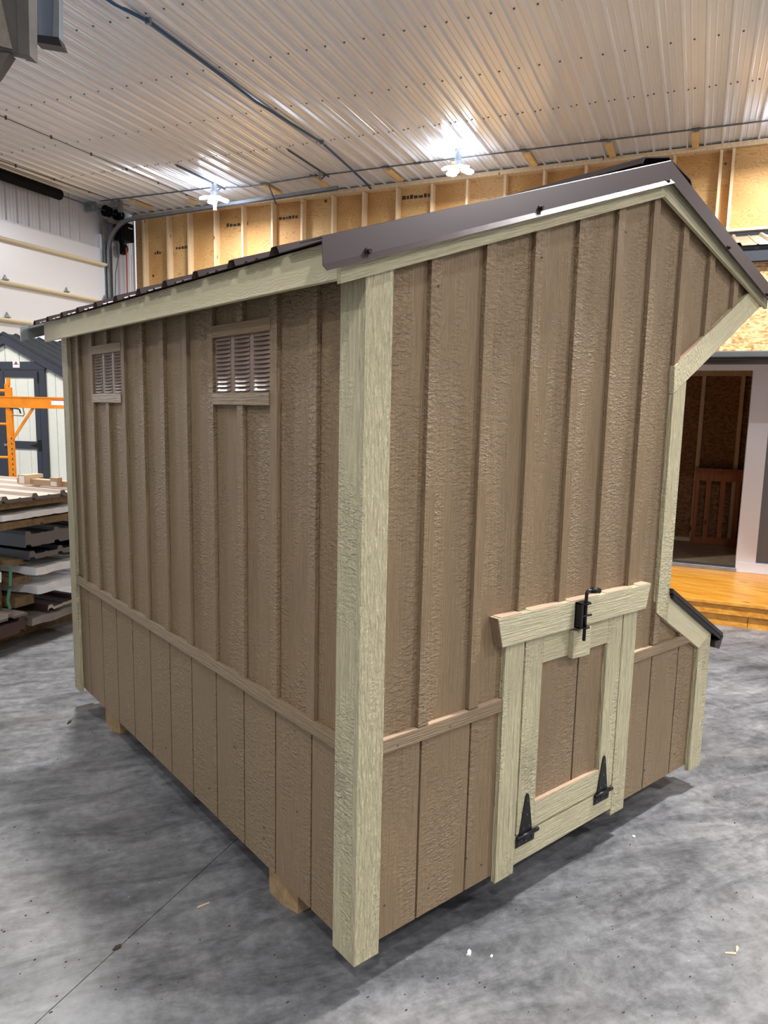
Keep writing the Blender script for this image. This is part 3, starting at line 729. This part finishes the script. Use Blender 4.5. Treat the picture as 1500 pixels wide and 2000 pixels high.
for zz_ in (.825, .872):
    ob('screw', MB().tube([(.880, -.0395, g + zz_), (.880, -.043, g + zz_)], .005, 8), 'galv_dark', bolt)
# T hinges
for hx in (.688, 1.123):
    h = ob('hinge', MB().box((hx - .047, -.0215, g + .090), (hx + .047, -.019, g + .122)), 'black_hardware', coop)
    ob('strap', MB().prism(Z([(hx - .033, .128), (hx + .033, .128), (hx + .009, .258), (hx + .004, .268), (hx - .004, .268), (hx - .009, .258)]), 'y', -.0225, -.0192), 'black_hardware', h)
    ob('knuckle', MB().tube([(hx - .047, -.0255, g + .125), (hx + .047, -.0255, g + .125)], .0072, 10), 'black_hardware', h, smooth=True)
    ob('pin_head', MB().tube([(hx + .047, -.0255, g + .125), (hx + .060, -.0255, g + .125)], .0068, 10), 'black_hardware', h, smooth=True)
    for (dx, dz) in ((-.035, .104), (0, .104), (.035, .104), (-.015, .150), (.015, .150), (0, .195), (0, .245)):
        ob('screw', MB().tube([(hx + dx, -.0205, g + dz), (hx + dx, -.025, g + dz)], .0035, 8), 'galv_dark', h)
# nail heads
nm = MB()
for x, z in ((.1, .12), (.08, .5), (.27, .1), (.43, .13), (.50, .08), (.32, .6), (.12, .6), (1.0, 2.15), (.22, 1.83), (.63, 1.96), (1.05, 2.10), (1.30, .1), (1.45, .1), (1.68, .1), (1.46, .85)):
    nm.tube([(x, -.0006 - (.015 if z > 1.8 or z == .6 else 0), g + z), (x, -.0022 - (.015 if z > 1.8 or z == .6 else 0), g + z)], .0035, 6)
for y, z in ((.3, .3), (.5, .15), (.7, .35), (.35, 1.80), (.46, 1.79), (.62, 1.785), (.5, .11), (.9, .11), (1.3, .11)):
    nm.tube([(-.0006, y, g + z), (-.0022, y, g + z)], .0035, 6)
ob('nail_head', nm, 'dark_back', coop, kind='stuff')
# skids
for y in (.43, 2.05):
    ob('skid', MB().box((.028, y, .0), (1.80, y + .086, g + .004)), 'skid_wood', coop)
    ob('skid', MB().prism([(.045, y - .066), (.028, y - .001), (1.80, y - .001), (1.80, y - .066)], 'z', 0, g + .004), 'skid_wood', coop)

# ================================================================= CABIN ON THE RIGHT
cb = thing('cabin', 'unfinished cabin with orange stained porch, white patio door and bare sheathing above', 'cabin', RM @ Vector((5.6, -1.2, 0)))
BL, BR = .3, -4.2
# porch deck boards
nb = 9; a0 = 4.405; a1 = 5.66; bw = (a1 - a0) / nb
for i in range(nb):
    ob('deck_board', MB(RM).box((a0 - .012 + i * bw, BR, .172), (a0 - .012 + (i + 1) * bw - .004, BL, .2)), 'deck_wood', cb, bevel=.003)
ob('rim_board', MB(RM).box((a0 + .006, BR, .095), (a0 + .04, BL, .171)), 'deck_wood', cb)
ob('skirt_board', MB(RM).box((a0 + .03, -1.23, .0), (a0 + .068, BL, .088)), 'deck_wood', cb)
ob('skirt_board', MB(RM).box((a0 + .03, BR, .0), (a0 + .068, -1.234, .088)), 'deck_wood', cb)
ob('deck_joists', MB(RM).box((a0 + .09, BR, .0), (5.7, BL, .168)), 'beam_wood', cb)
A = 5.671
# front wall: solid left of the opening, patio door frame
ob('front_wall', MB(RM).box((A, -.22, .2), (A + .1, BL, 2.3)).box((A, BR, 2.106), (A + .1, BL, 2.75)).box((A, BR, .2), (A + .1, -3.1, 2.2)), 'osb', cb)
fr = ob('patio_door', MB(RM).box((A - .03, -3.1, 2.030), (A + .06, -.22, 2.108)), 'white_vinyl', cb)
ob('door_frame', MB(RM).box((A - .03, -1.345, .215), (A + .06, -1.182, 2.032)), 'white_vinyl', fr, bevel=.004)
ob('door_frame', MB(RM).box((A - .03, -.25, .215), (A + .06, -.18, 2.032)), 'white_vinyl', fr)
ob('door_frame', MB(RM).box((A - .03, -3.1, .215), (A + .06, -3.0, 2.032)), 'white_vinyl', fr)
ob('bottom_frame', MB(RM).box((A - .035, -3.1, .2), (A + .06, -1.182, .298)), 'white_vinyl', fr, bevel=.004)
ob('threshold', MB(RM).box((A - .045, -1.19, .2), (A + .08, -.22, .238)), 'galv', fr, bevel=.004)
ob('glass_panel', MB(RM).box((A + .01, -3.0, .298), (A + .02, -1.345, 2.03)), 'screen_grey', fr)
for k in range(3): ob('screen_rib', MB(RM).box((A + .002, -1.45 - .03 * k, .298), (A + .010, -1.455 - .03 * k, 2.03)), 'galv_dark', fr)
# interior
ob('cabin_floor', MB(RM).box((A, BR, .12), (8.4, BL, .198)), 'floor_wood', cb)
IA = 7.2
bwl = ob('inner_wall', MB(RM).box((IA + .09, BR, .2), (IA + .11, BL, 2.75)).box((A + .1, BL - .02, .2), (IA + .1, BL, 2.75)).box((A + .1, BR, .2), (IA + .1, BR + .02, 2.75)), 'osb_shaded', cb)
for b in (-.25, -.775, -1.165, -1.78, -2.2): ob('stud', MB(RM).box((IA, b - .04, .24), (IA + .09, b, 2.06)), 'stud_wood', bwl)
ob('sole_plate', MB(RM).box((IA - .0, BR, .2), (IA + .09, BL, .24)), 'stud_wood', bwl); ob('wall_plate', MB(RM).box((IA, BR, 2.06), (IA + .09, BL, 2.12)), 'stud_wood', bwl)
ob('loft_ceiling', MB(RM).box((A + .1, BR, 2.62), (IA + .1, BL, 2.66)), 'osb', cb)
# porch roof structure
ob('porch_face', MB(RM).box((4.42, BR, 2.098), (4.44, BL, 2.73)), 'osb', cb)
ob('header_trim', MB(RM).box((4.40, BR, 2.052), (4.47, BL, 2.10)), 'grey_soffit', cb, bevel=.008)
ob('header_trim', MB(RM).box((4.425, BR, 2.030), (4.56, BL, 2.052)), 'black_edge', cb)
ob('porch_soffit', MB(RM).box((4.44, BR, 2.08), (A, BL, 2.10)), 'grey_soffit', cb)
ob('fascia', MB(RM).box((4.36, BR, 2.73), (4.42, -.5, 2.815)), 'charcoal_paint', cb)
ob('fascia_lip', MB(RM).box((4.35, BR, 2.812), (4.42, -.5, 2.838)), 'black_edge', cb)
zr = lambda a: 2.84 + (a - 4.35) * .2545
m = MB(RM); seq = []
b = -.52
while b > BR:
    for (d, h) in ((0, 0), (.075, 0), (.08, .006), (.09, .006), (.095, 0), (.165, 0), (.178, .022), (.198, .022), (.211, 0)): seq.append((b - d, h))
    b -= .2286
n = len(seq)
m.add([(4.33, y, zr(4.33) + h) for y, h in seq] + [(6.0, y, zr(6.0) + h) for y, h in seq], [(i, i + n, i + n + 1, i + 1) for i in range(n - 1)])
m.add([(6.0, y, zr(6.0) + h) for y, h in seq] + [(8.3, y, zr(6.0) - 2.3 * .2 + h) for y, h in seq], [(i, i + n, i + n + 1, i + 1) for i in range(n - 1)])
ob('roof_sheet', m, 'cabin_roof_metal', cb)
ob('roof_deck', MB(RM).prism([(4.45, 2.835), (6.0, 3.235), (8.2, 2.78), (8.2, 2.72), (4.45, 2.74)], 'y', BR, -.53), 'beam_wood', cb)
# half gate inside
gt = thing('slatted_gate', 'brown slatted wooden gate leaning inside the dark cabin doorway', 'gate', RM @ Vector((7.15, -1.1, .2)))
GA = 7.15
ob('cap_board', MB(RM).box((GA - .02, -1.45, 1.02), (GA + .04, -.785, 1.045)), 'gate_wood', gt)
ob('top_board', MB(RM).box((GA, -1.45, .905), (GA + .03, -.785, 1.02)), 'gate_wood', gt)
ob('bottom_board', MB(RM).box((GA, -1.45, .2), (GA + .03, -.785, .27)), 'gate_wood', gt)
for b in (-.785, -.905, -1.05, -1.2, -1.35): ob('slat', MB(RM).box((GA + .005, b - .05, .27), (GA + .028, b, .905)), 'gate_wood', gt)

# ================================================================= DARK-TRIMMED SHED AT THE LEFT
rd = Vector((0.78213, 0.62311, 0)); fdv = Vector((0.62311, -0.78213, 0)); P0 = Vector((1.30744, 8.97974, 0))
SM = Matrix(((fdv.x, rd.x, 0, P0.x), (fdv.y, rd.y, 0, P0.y), (0, 0, 1, 0), (0, 0, 0, 1)))     # local x along the front, y = depth
sh = thing('garden_shed', 'ivory garden shed with charcoal trim and metal roof behind the orange scaffold', 'shed', P0)
XP = -.239; SL = .50
zs = lambda x: 2.36 - SL * abs(x - XP)
xl, xr = XP - 1.0, XP + 1.0
f = [(xl, .08), (xr, .08), (xr, zs(xr) + .0), (XP, zs(XP)), (xl, zs(xl))]
ob('backing', MB(SM).prism(f, 'y', .02, .04), 'groove_dark', sh)
x = xl; 
gxs = [xl] + [XP + d for d in (-.87, -.67, -.47, -.285, -.055 + .03, .185, .365, .565, .705, .85)] + [xr]
gxs = sorted(gxs)
for i in range(len(gxs) - 1):
    P = clip(f, gxs[i] + .004, gxs[i + 1] - .004)
    if len(P) > 2: ob('siding_board', MB(SM).prism(P, 'y', 0, .02), 'ivory_siding', sh)
ob('side_wall', MB(SM).box((xl, .04, .08), (xl + .03, 2.0, zs(xl))).box((xr - .03, .04, .08), (xr, 2.0, zs(xr))).box((xl, 1.97, .08), (xr, 2.0, 1.8)), 'ivory_siding', sh)
ob('shed_base', MB(SM).box((xl + .02, .05, 0), (xr - .02, 1.95, .09)), 'beam_wood', sh)
for sg in (-1, 1):
    xe = XP + sg * 1.12
    ob('rake_board', MB(SM).prism([(XP, 2.36), (XP, 2.475), (xe, 2.475 - SL * 1.12), (xe, 2.36 - SL * 1.12)], 'y', -.06, -.0), 'charcoal_paint', sh)
    ob('roof_slope', MB(SM).prism([(XP, 2.476), (XP, 2.49), (xe + sg * .03, 2.49 - SL * 1.15), (xe + sg * .03, 2.476 - SL * 1.15)], 'y', -.07, 2.1), 'charcoal_metal', sh)
    rb = MB(SM)
    for q in range(10): rb.prism([(XP, 2.49), (XP, 2.51), (xe, 2.51 - SL * 1.12), (xe, 2.49 - SL * 1.12)], 'y', -.05 + q * .2286, -.02 + q * .2286)
    ob('roof_rib', rb, 'charcoal_metal', sh, kind='stuff')
ob('door_header', MB(SM).prism([(-.86, 2.125), (.39, 2.132), (.345, 2.032), (-.82, 2.032)], 'y', -.04, 0), 'charcoal_paint', sh)
ob('door_jamb', MB(SM).box((.25, -.035, .1), (.335, 0, 2.032)), 'charcoal_paint', sh)
dl = ob('shed_door', MB(SM).box((-.27, -.012, .12), (.245, -.001, 2.02)), 'groove_dark', sh)
for a_, b_ in ((-.27, -.112), (-.108, .07), (.074, .19)): ob('siding_board', MB(SM).box((a_, -.018, .15), (b_ , -.012, 1.96)), 'ivory_siding', dl)
ob('stile', MB(SM).box((.175, -.035, .12), (.245, -.018, 2.015)), 'charcoal_paint', dl)
ob('door_rail', MB(SM).box((-.27, -.036, 1.93), (.175, -.018, 2.015)), 'charcoal_paint', dl); ob('door_rail', MB(SM).box((-.27, -.036, 1.0), (.175, -.018, 1.10)), 'charcoal_paint', dl)
ob('stile', MB(SM).box((-.34, -.037, .12), (-.275, -.018, 2.015)), 'charcoal_paint', dl)
ob('hinge', MB(SM).box((.228, -.042, 1.86), (.25, -.035, 2.0)), 'black_hardware', dl); ob('hinge', MB(SM).box((.20, -.042, .98), (.25, -.035, 1.12)).prism([(.08, 1.045), (.2, 1.02), (.2, 1.08)], 'y', -.042, -.036), 'black_hardware', dl)
ob('door_jamb', MB(SM).box((-.82, -.036, .1), (-.34, 0, 2.032)), 'charcoal_paint', sh)
ob('door_handle', MB(SM).box((-.30, -.06, 1.03), (-.18, -.037, 1.06)), 'galv', sh)
sg = ob('name_sign', MB(SM).box((-.118, -.046, 2.052), (-.018, -.040, 2.140)), 'label_white', sh)
ob('emblem', MB(SM).prism([(-.085, 2.102), (-.05, 2.102), (-.055, 2.125), (-.068, 2.132), (-.08, 2.125)], 'y', -.048, -.046), 'label_red', sg)
ob('emblem_base', MB(SM).prism([(-.108, 2.092), (-.028, 2.092), (-.045, 2.104), (-.091, 2.104)], 'y', -.0475, -.046), 'ink', sg)

# ================================================================= ORANGE SCAFFOLD
P1 = Vector((0.70949, 7.08887, 0)); fx = Vector((0.77211, -0.63549, 0)); fy = Vector((0.63549, 0.77211, 0))
OM = Matrix(((fx.x, fy.x, 0, P1.x), (fx.y, fy.y, 0, P1.y), (0, 0, 1, 0), (0, 0, 0, 1)))
sc = thing('scaffold', 'orange rolling scaffold with a wide beam in front of the ivory shed', 'scaffold', P1)
ob('post', MB(OM).box((-.026, -.02, .12), (.012, .02, 1.80)), 'orange_paint', sc); ob('post', MB(OM).box((.012, -.022, .12), (.036, .022, 1.76)), 'orange_paint', sc)
hl = MB(OM)
for k in range(14): hl.box((.018, -.024, .5 + k * .055), (.028, -.0215, .518 + k * .055))
ob('post_holes', hl, 'black_edge', sc, kind='stuff')
ob('post_pin', MB(OM).box((-.008, -.015, 1.78), (.022, .015, 1.86)), 'orange_paint', sc)
ob('beam', MB(OM).box((-.9, -.03, 1.655), (1.3, .03, 1.668)).box((-.9, -.026, 1.56), (1.3, -.018, 1.656)).box((-.9, -.03, 1.548), (1.3, .03, 1.562)), 'orange_paint', sc)
lb = ob('warning_label', MB(OM).box((.465, -.0275, 1.585), (.60, -.026, 1.640)), 'label_white', sc); ob('label_band', MB(OM).box((.465, -.0285, 1.632), (.60, -.0272, 1.640)), 'label_red', sc)
for z in (1.374, 1.019, .66): ob('rung', MB(OM).tube([(-.75, 0, z), (0, 0, z)], .014, 8), 'orange_paint', sc)
ob('guard_tube', MB(OM).tube([(-.75, 0, 1.715), (-.01, 0, 1.725)], .016, 8), 'orange_paint', sc)
ob('brace', MB(OM).bar((.27, -.01, 1.56), (.03, -.01, 1.215), .028, .012, (0, 1, 0)), 'orange_paint', sc)
ob('latch_loop', MB(OM).tube([(.04, -.03, 1.47), (.168, -.03, 1.465), (.175, -.03, 1.49), (.165, -.03, 1.55)], .006, 6), 'wire_brown', sc)
ob('latch_pin', MB(OM).tube([(.03, -.03, 1.545), (.11, -.035, 1.54), (.13, -.035, 1.53), (.14, -.035, 1.49)], .009, 6), 'black_hardware', sc)
ob('post', MB(OM).box((1.25, -.02, .12), (1.29, .02, 1.86)), 'orange_paint', sc); ob('post', MB(OM).box((-.79, -.02, .12), (-.75, .02, 1.86)), 'orange_paint', sc)
for x in (-.77, 0, 1.27):
    ob('caster', MB(OM).tube([(x, -.02, .06), (x, .02, .06)], .06, 14), 'rubber', sc)

# ================================================================= STACK OF ROOFING BUNDLES
def ribbed_pack(a0, a1, b0, b1, z0, z1, slope=0.0, rib=.022):
    m = MB(RM); seq = []
    x = a0
    while x < a1:
        for (d, h) in ((0, 0), (.006, rib), (.036, rib), (.05, 0), (.12, 0), (.13, .004), (.14, .004), (.15, 0)):
            if x + d <= a1: seq.append((x + d, h))
        x += .2286
    n = len(seq)
    top = [(x, b0, z1 + h + slope * (x - a0)) for x, h in seq]; bot = [(x, b0, z0 + h * .8 + slope * (x - a0)) for x, h in seq]
    L = b1 - b0
    vs = top + bot + [(x, b1, z) for x, _, z in top] + [(x, b1, z) for x, _, z in bot]
    fs = []; mi = []
    m.cur = 1
    m.add(vs, [(i, i + n, i + n + 1, i + 1) for i in range(n - 1)])
    base = len(m.v) - len(vs); m.cur = 0
    more = [(i, i + 1, i + 1 + 2 * n, i + 2 * n) for i in range(n - 1)] + [(n + i, n + i + 2 * n, n + i + 1 + 2 * n, n + i + 1) for i in range(n - 1)] + \
           [(0, 2 * n, 3 * n, n), (n - 1, 2 * n - 1, 4 * n - 1, 3 * n - 1)] + [(2 * n + i, 2 * n + i + 1, 3 * n + i + 1, 3 * n + i) for i in range(n - 1)]
    for q in more: m.f.append(tuple(i + base for i in q)); m.mi.append(0)
    return m
def wrapped(a0, a1, b0, b1, z0, z1, seed, amp=.014):
    bm = bmesh.new(); bmesh.ops.create_cube(bm, size=1)
    for v in bm.verts: v.co = Vector(((a0 + a1) / 2 + v.co.x * (a1 - a0), (b0 + b1) / 2 + v.co.y * (b1 - b0), (z0 + z1) / 2 + v.co.z * (z1 - z0)))
    ex = [e for e in bm.edges if abs(e.verts[0].co.x - e.verts[1].co.x) > .01]; bmesh.ops.subdivide_edges(bm, edges=ex, cuts=22, use_grid_fill=True)
    ey = [e for e in bm.edges if abs(e.verts[0].co.y - e.verts[1].co.y) > .5]; bmesh.ops.subdivide_edges(bm, edges=ey, cuts=24, use_grid_fill=True)
    ez = [e for e in bm.edges if abs(e.verts[0].co.z - e.verts[1].co.z) > (z1 - z0) * .7 and abs(e.verts[0].co.y - e.verts[1].co.y) < .01 and abs(e.verts[0].co.x - e.verts[1].co.x) < .01]
    bmesh.ops.subdivide_edges(bm, edges=ez, cuts=3, use_grid_fill=True)
    for v in bm.verts:
        nn = noise.noise_vector(v.co * 7 + Vector((seed, 0, 0))) + .5 * noise.noise_vector(v.co * 19 + Vector((seed, 3, 0)))
        v.co += nn * amp
    bmesh.ops.triangulate(bm, faces=bm.faces)
    m = MB(RM); m.add([v.co.copy() for v in bm.verts], [tuple(x.index for x in f_.verts) for f_ in bm.faces]); bm.free(); return m
gS = None
def S_(name, mb, mat, lab, cat, **kw): return solid(name, mb, mat, lab, cat, **kw)
B1, B2 = 3.2, 6.2
S_('roofing_bundle', ribbed_pack(1.30, 2.45, B1, B2, .975, .998, .0), ['taupe_metal', 'sheet_edges'], 'taupe ribbed roofing sheets, topmost of the stack', 'metal sheets')
S_('timber_runner', MB(RM).box((1.2, B1 + .03, .932), (2.5, B1 + .12, .974)), 'beam_wood', 'timber runner directly under the topmost taupe sheets', 'timber')
S_('timber_runner', MB(RM).box((1.25, 4.9, .930), (2.45, 5.0, .974)), 'beam_wood', 'timber runner hidden deep under the taupe sheets', 'timber')
S_('roofing_bundle', ribbed_pack(1.45, 2.4, B1 + .22, B2, .914, .920, 0, .006), ['charcoal_metal', 'sheet_edges'], 'thin dark sheets lying on the highest white-wrapped bundle', 'metal sheets')
S_('wrapped_bundle', wrapped(1.52, 2.45, B1, B2 - .2, .862, .902, 1, .011), 'plastic_wrap', 'white plastic wrapped bundle, highest of the three in the stack', 'wrapped bundle', smooth=False)
S_('timber_runner', MB(RM).box((1.30, B1 + .01, .805), (2.5, B1 + .10, .850)), 'beam_wood', 'timber runner between the highest wrapped bundle and the thick charcoal bundle', 'timber')
S_('roofing_bundle', ribbed_pack(1.69, 2.5, B1, B2 - .3, .668, .752), ['charcoal_metal', 'sheet_edges'], 'thick charcoal bundle of ribbed sheets in the middle of the stack', 'metal sheets')
S_('roofing_bundle', ribbed_pack(1.715, 2.5, B1, B2 - .1, .582, .618), ['charcoal_metal', 'sheet_edges'], 'thin charcoal bundle of ribbed sheets below the thick one', 'metal sheets')
S_('wrapped_bundle', wrapped(1.76, 2.5, B1, B2 - .4, .470, .522, 5), 'plastic_wrap', 'white wrapped bundle just below the thin charcoal sheets', 'wrapped bundle')
S_('wrapped_bundle', wrapped(1.77, 2.5, B1, B2 - .4, .335, .390, 9), 'plastic_wrap', 'lowest white wrapped bundle of the stack, torn at its edge', 'wrapped bundle')
S_('timber_block', MB(RM).box((1.66, 3.3, .54), (1.76, 4.2, .58)), 'beam_wood', 'timber block under the thin charcoal sheets', 'timber')
S_('timber_block', MB(RM).box((1.67, 3.31, .404), (1.80, 4.2, .455)), 'beam_wood', 'timber block between the two lower wrapped bundles', 'timber')
S_('timber_block', MB(RM).box((1.67, 3.30, .255), (1.82, 4.2, .322)), 'beam_wood', 'timber block under the lowest wrapped bundle', 'timber')
S_('timber_post', MB(RM).box((1.595, 3.40, .255), (1.655, 3.47, .58)), 'beam_wood', 'upright timber post behind the green strap', 'timber')
S_('packing_strap', MB(RM).bar((1.635, 3.28, .55), (1.625, 3.28, .42), .022, .004, (0, 1, 0)).bar((1.62, 3.28, .40), (1.60, 3.28, .33), .022, .004, (0, 1, 0)).bar((1.60, 3.28, .33), (1.615, 3.28, .265), .022, .004, (0, 1, 0)), 'strap_green', 'green packing strap hanging on the timber blocks', 'strap')
S_('wrapped_bundle', wrapped(.9, 1.57, B1 + .1, B2 - .4, .455, .525, 15), 'plastic_wrap', 'white wrapped bundle at the left edge of the photo, upper one', 'wrapped bundle')
S_('wrapped_bundle', wrapped(.9, 1.56, B1 + .1, B2 - .4, .32, .39, 19), 'plastic_wrap', 'white wrapped bundle at the left edge of the photo, lower one', 'wrapped bundle')
S_('roofing_bundle', ribbed_pack(1.30, 1.68, B1, B2 - .4, .222, .240), ['taupe_metal', 'sheet_edges'], 'loose taupe sheet near the bottom of the stack', 'metal sheets')
S_('roofing_bundle', ribbed_pack(1.86, 2.2, B1 + .02, B2 - .4, .195, .215, .08), ['brown_sheet', 'taupe_metal'], 'bent brown sheets at the right bottom of the stack', 'metal sheets')
S_('roofing_bundle', ribbed_pack(1.15, 1.725, B1, B2 - .4, .115, .198), ['brown_sheet', 'brown_sheet'], 'dark brown bundle at the bottom of the stack', 'metal sheets')
S_('wrapped_bundle', wrapped(1.735, 2.2, B1 + .02, B2 - .4, .128, .178, 25, .010), 'dirty_plastic', 'dirty grey plastic wrapped bundle beside the dark brown one at the bottom', 'wrapped bundle')
S_('timber_block', MB(RM).box((1.2, 3.45, .0), (2.4, 3.55, .112)), 'beam_wood', 'timber bearer on the floor, front one under the stack', 'timber')
S_('timber_block', MB(RM).box((1.2, 5.2, .0), (2.4, 5.3, .112)), 'beam_wood', 'timber bearer on the floor, rear one under the stack', 'timber')
# parcels on top of the stack
S_('parcel', MB(RM).box((2.13, 3.20, 1.022), (2.20, 3.78, 1.060)), 'cardboard', 'long flat cardboard parcel lying on the taupe sheets', 'parcel')
pc = thing('parcel', 'small cardboard box with white label at the left end of the long parcel', 'parcel', RM @ Vector((2.1, 3.68, 1.022)))
ob('carton', MB(RM).box((2.085, 3.64, 1.022), (2.127, 3.715, 1.090)).box((2.127, 3.64, 1.0625), (2.24, 3.715, 1.090)), 'cardboard', pc); ob('paper_label', MB(RM).box((2.0835, 3.65, 1.03), (2.0845, 3.70, 1.082)), 'label_white', pc)
pc = thing('parcel', 'small grey carton with pale label at the right end of the long parcel', 'parcel', RM @ Vector((2.1, 3.38, 1.022)))
ob('carton', MB(RM).box((2.085, 3.33, 1.022), (2.127, 3.40, 1.088)), 'cardboard', pc); ob('paper_label', MB(RM).box((2.0835, 3.338, 1.03), (2.0845, 3.392, 1.06)), 'label_white', pc)
# tyre behind the coop
ty = thing('cart_wheel', 'black treaded tyre half hidden behind the coop corner post', 'wheel', RM @ Vector((2.32, 3.1, .17)))
tm = MB(RM); R_ = .17
tm.tube([(2.24, 3.08, R_), (2.25, 3.08, R_), (2.30, 3.08, R_), (2.34, 3.08, R_), (2.35, 3.08, R_)], [R_ * .8, R_ * .96, R_ * .985, R_ * .96, R_ * .8], 28)
ob('tyre', tm, 'rubber', ty)
lg = MB(RM)
for k in range(28):
    t = 2 * PI * k / 28; lg.bar((2.255, 3.08 + math.cos(t) * R_ * .97, R_ + math.sin(t) * R_ * .97), (2.335, 3.08 + math.cos(t + .08) * R_ * .97, R_ + math.sin(t + .08) * R_ * .97), .014, .008, (0, math.cos(t), math.sin(t)))
ob('tread', lg, 'rubber', ty, kind='stuff'); ob('rim', MB(RM).tube([(2.235, 3.08, R_), (2.355, 3.08, R_)], R_ * .45, 16), 'galv_dark', ty)

# ================================================================= EAVE OF A NEIGHBOURING SHED, TOP LEFT
P2 = Vector((-0.22734, 2.05701, 0)); EM = Matrix(((fx.x, fy.x, 0, P2.x), (fx.y, fy.y, 0, P2.y), (0, 0, 1, 0), (0, 0, 0, 1)))
ev = thing('shed_eave', 'weathered grey roof corner of a tall shed jutting in at the top left', 'roof eave', P2)
ob('corner_board', MB(EM).prism([(-.025, 3.045), (.022, 3.035), (.034, 3.6), (-.018, 3.6)], 'y', -.02, .05), 'eave_grey', ev)
ob('fascia_board', MB(EM).prism([(-.2, 3.082), (-.021, 3.05), (-.016, 3.6), (-.2, 3.6)], 'y', -.005, .05), 'eave_grey', ev)
ob('soffit_panel', MB(EM).prism([(-.2, 3.09), (-.052, 3.062), (-.095, 3.27), (-.11, 3.6), (-.2, 3.6)], 'y', -.016, -.005), 'eave_rough', ev)
ob('lower_trim', MB(EM).prism([(-.2, 3.055), (-.07, 3.052), (-.13, 2.97), (-.2, 2.9)], 'y', .0, .05), 'eave_grey', ev)
ob('roof_edge', MB(EM).prism([(.015, 3.150), (.112, 3.142), (.13, 3.6), (.03, 3.6)], 'y', .07, .10), 'bluegrey_metal', ev)
ob('roof_edge_return', MB(EM).prism([(.085, 3.146), (.113, 3.142), (.131, 3.6), (.12, 3.6)], 'y', .06, .07), 'galvanised_under', ev)
ob('drip_edge', MB(EM).prism([(.014, 3.150), (.113, 3.141), (.127, 3.105), (.014, 3.120)], 'y', .05, .11), 'dark_drip', ev)
# the tall shed body that carries the eave (out of the frame, to the left)
ob('shed_wall', MB(EM).prism([(-1.6, 0), (-1.15, 0), (-1.15, 3.3), (-1.6, 3.3)], 'y', -1.2, .3), 'eave_grey', ev)
ob('roof_deck', MB(EM).prism([(-1.7, 3.6), (.03, 3.6), (.03, 3.63), (-1.7, 3.63)], 'y', -1.3, .12), 'eave_grey', ev)
ob('eave_bracket', MB(EM).bar((-1.16, .02, 3.2), (-.18, .02, 3.5), .08, .1), 'eave_grey', ev)

# ================================================================= SCRAPS ON THE FLOOR
def scrap(name, x, y, poly, h, mat, lab, rz=0, cat='wood scrap'):
    M = Matrix.Translation((x, y, 0)) @ Matrix.Rotation(rz, 4, 'Z')
    solid(name, MB(M).prism(poly, 'z', .0002, h), mat, lab, cat)
def floorpt(u, v):
    d = FW + RX * (u - 750) / 1408 - UP * (v - 1000) / 1408; t = -CAM.z / d.z; q = CAM + d * t; return q.x, q.y
x, y = floorpt(1436, 1862); scrap('wood_splinter', x, y, [(0, 0), (-.030, .012), (-.032, .008), (-.004, -.006), (.020, .016), (.030, .020), (.026, .010), (.012, .002)], .004, 'chip_wood', 'pale V shaped splinter lying near the lower right corner', -.3)
x, y = floorpt(920, 1866); scrap('paper_scrap', x, y, [(0, 0), (.012, .004), (.016, .012), (.006, .014), (-.004, .010), (-.010, .012), (-.006, .002)], .006, 'chip_white', 'crumpled white scrap on the floor right of the corner post', .4, 'scrap')
x, y = floorpt(960, 1872); scrap('paper_scrap', x, y, [(0, 0), (.012, .002), (.010, .007), (.001, .006)], .004, 'chip_white', 'tiny white flake beside the crumpled white scrap', .2, 'scrap')
x, y = floorpt(1240, 1638); scrap('paper_scrap', x, y, [(0, 0), (.014, .004), (.012, .012), (.002, .012)], .005, 'chip_white', 'white flake on the floor in front of the hatch', .2, 'scrap')
x, y = floorpt(397, 1769); scrap('wood_splinter', x, y, [(-.022, -.003), (.022, .001), (.020, .004), (-.016, .003)], .003, 'chip_wood', 'thin pale splinter on the shaded floor left of the coop', -.1)
x, y = floorpt(135, 1412); scrap('wood_splinter', x, y, [(-.02, 0), (.01, .01), (.03, .004), (.012, -.004)], .006, 'ink', 'dark curl of debris on the floor left of the back skid', .8)
x, y = floorpt(228, 1852); scrap('wood_splinter', x, y, [(-.014, 0), (0, .008), (.016, .004), (.010, -.006), (-.004, -.007)], .004, 'ink', 'dark crumb pile on the joint in the floor, lower left', .2)
cr = MB()
for k in range(260):
    u, v = random.uniform(0, 1500), random.uniform(1300, 1990); x, y = floorpt(u, v)
    if -.02 < x < 1.9 and -.02 < y < 2.5: continue
    s_ = random.uniform(.0012, .0032); cr.box((x, y, 0), (x + s_ * random.uniform(1, 3), y + s_, s_ * .6))
so = ob('floor_crumbs', cr, 'ink'); so['kind'] = 'stuff'; so['label'] = 'scattered tiny dark crumbs on the concrete floor'; so['category'] = 'debris'
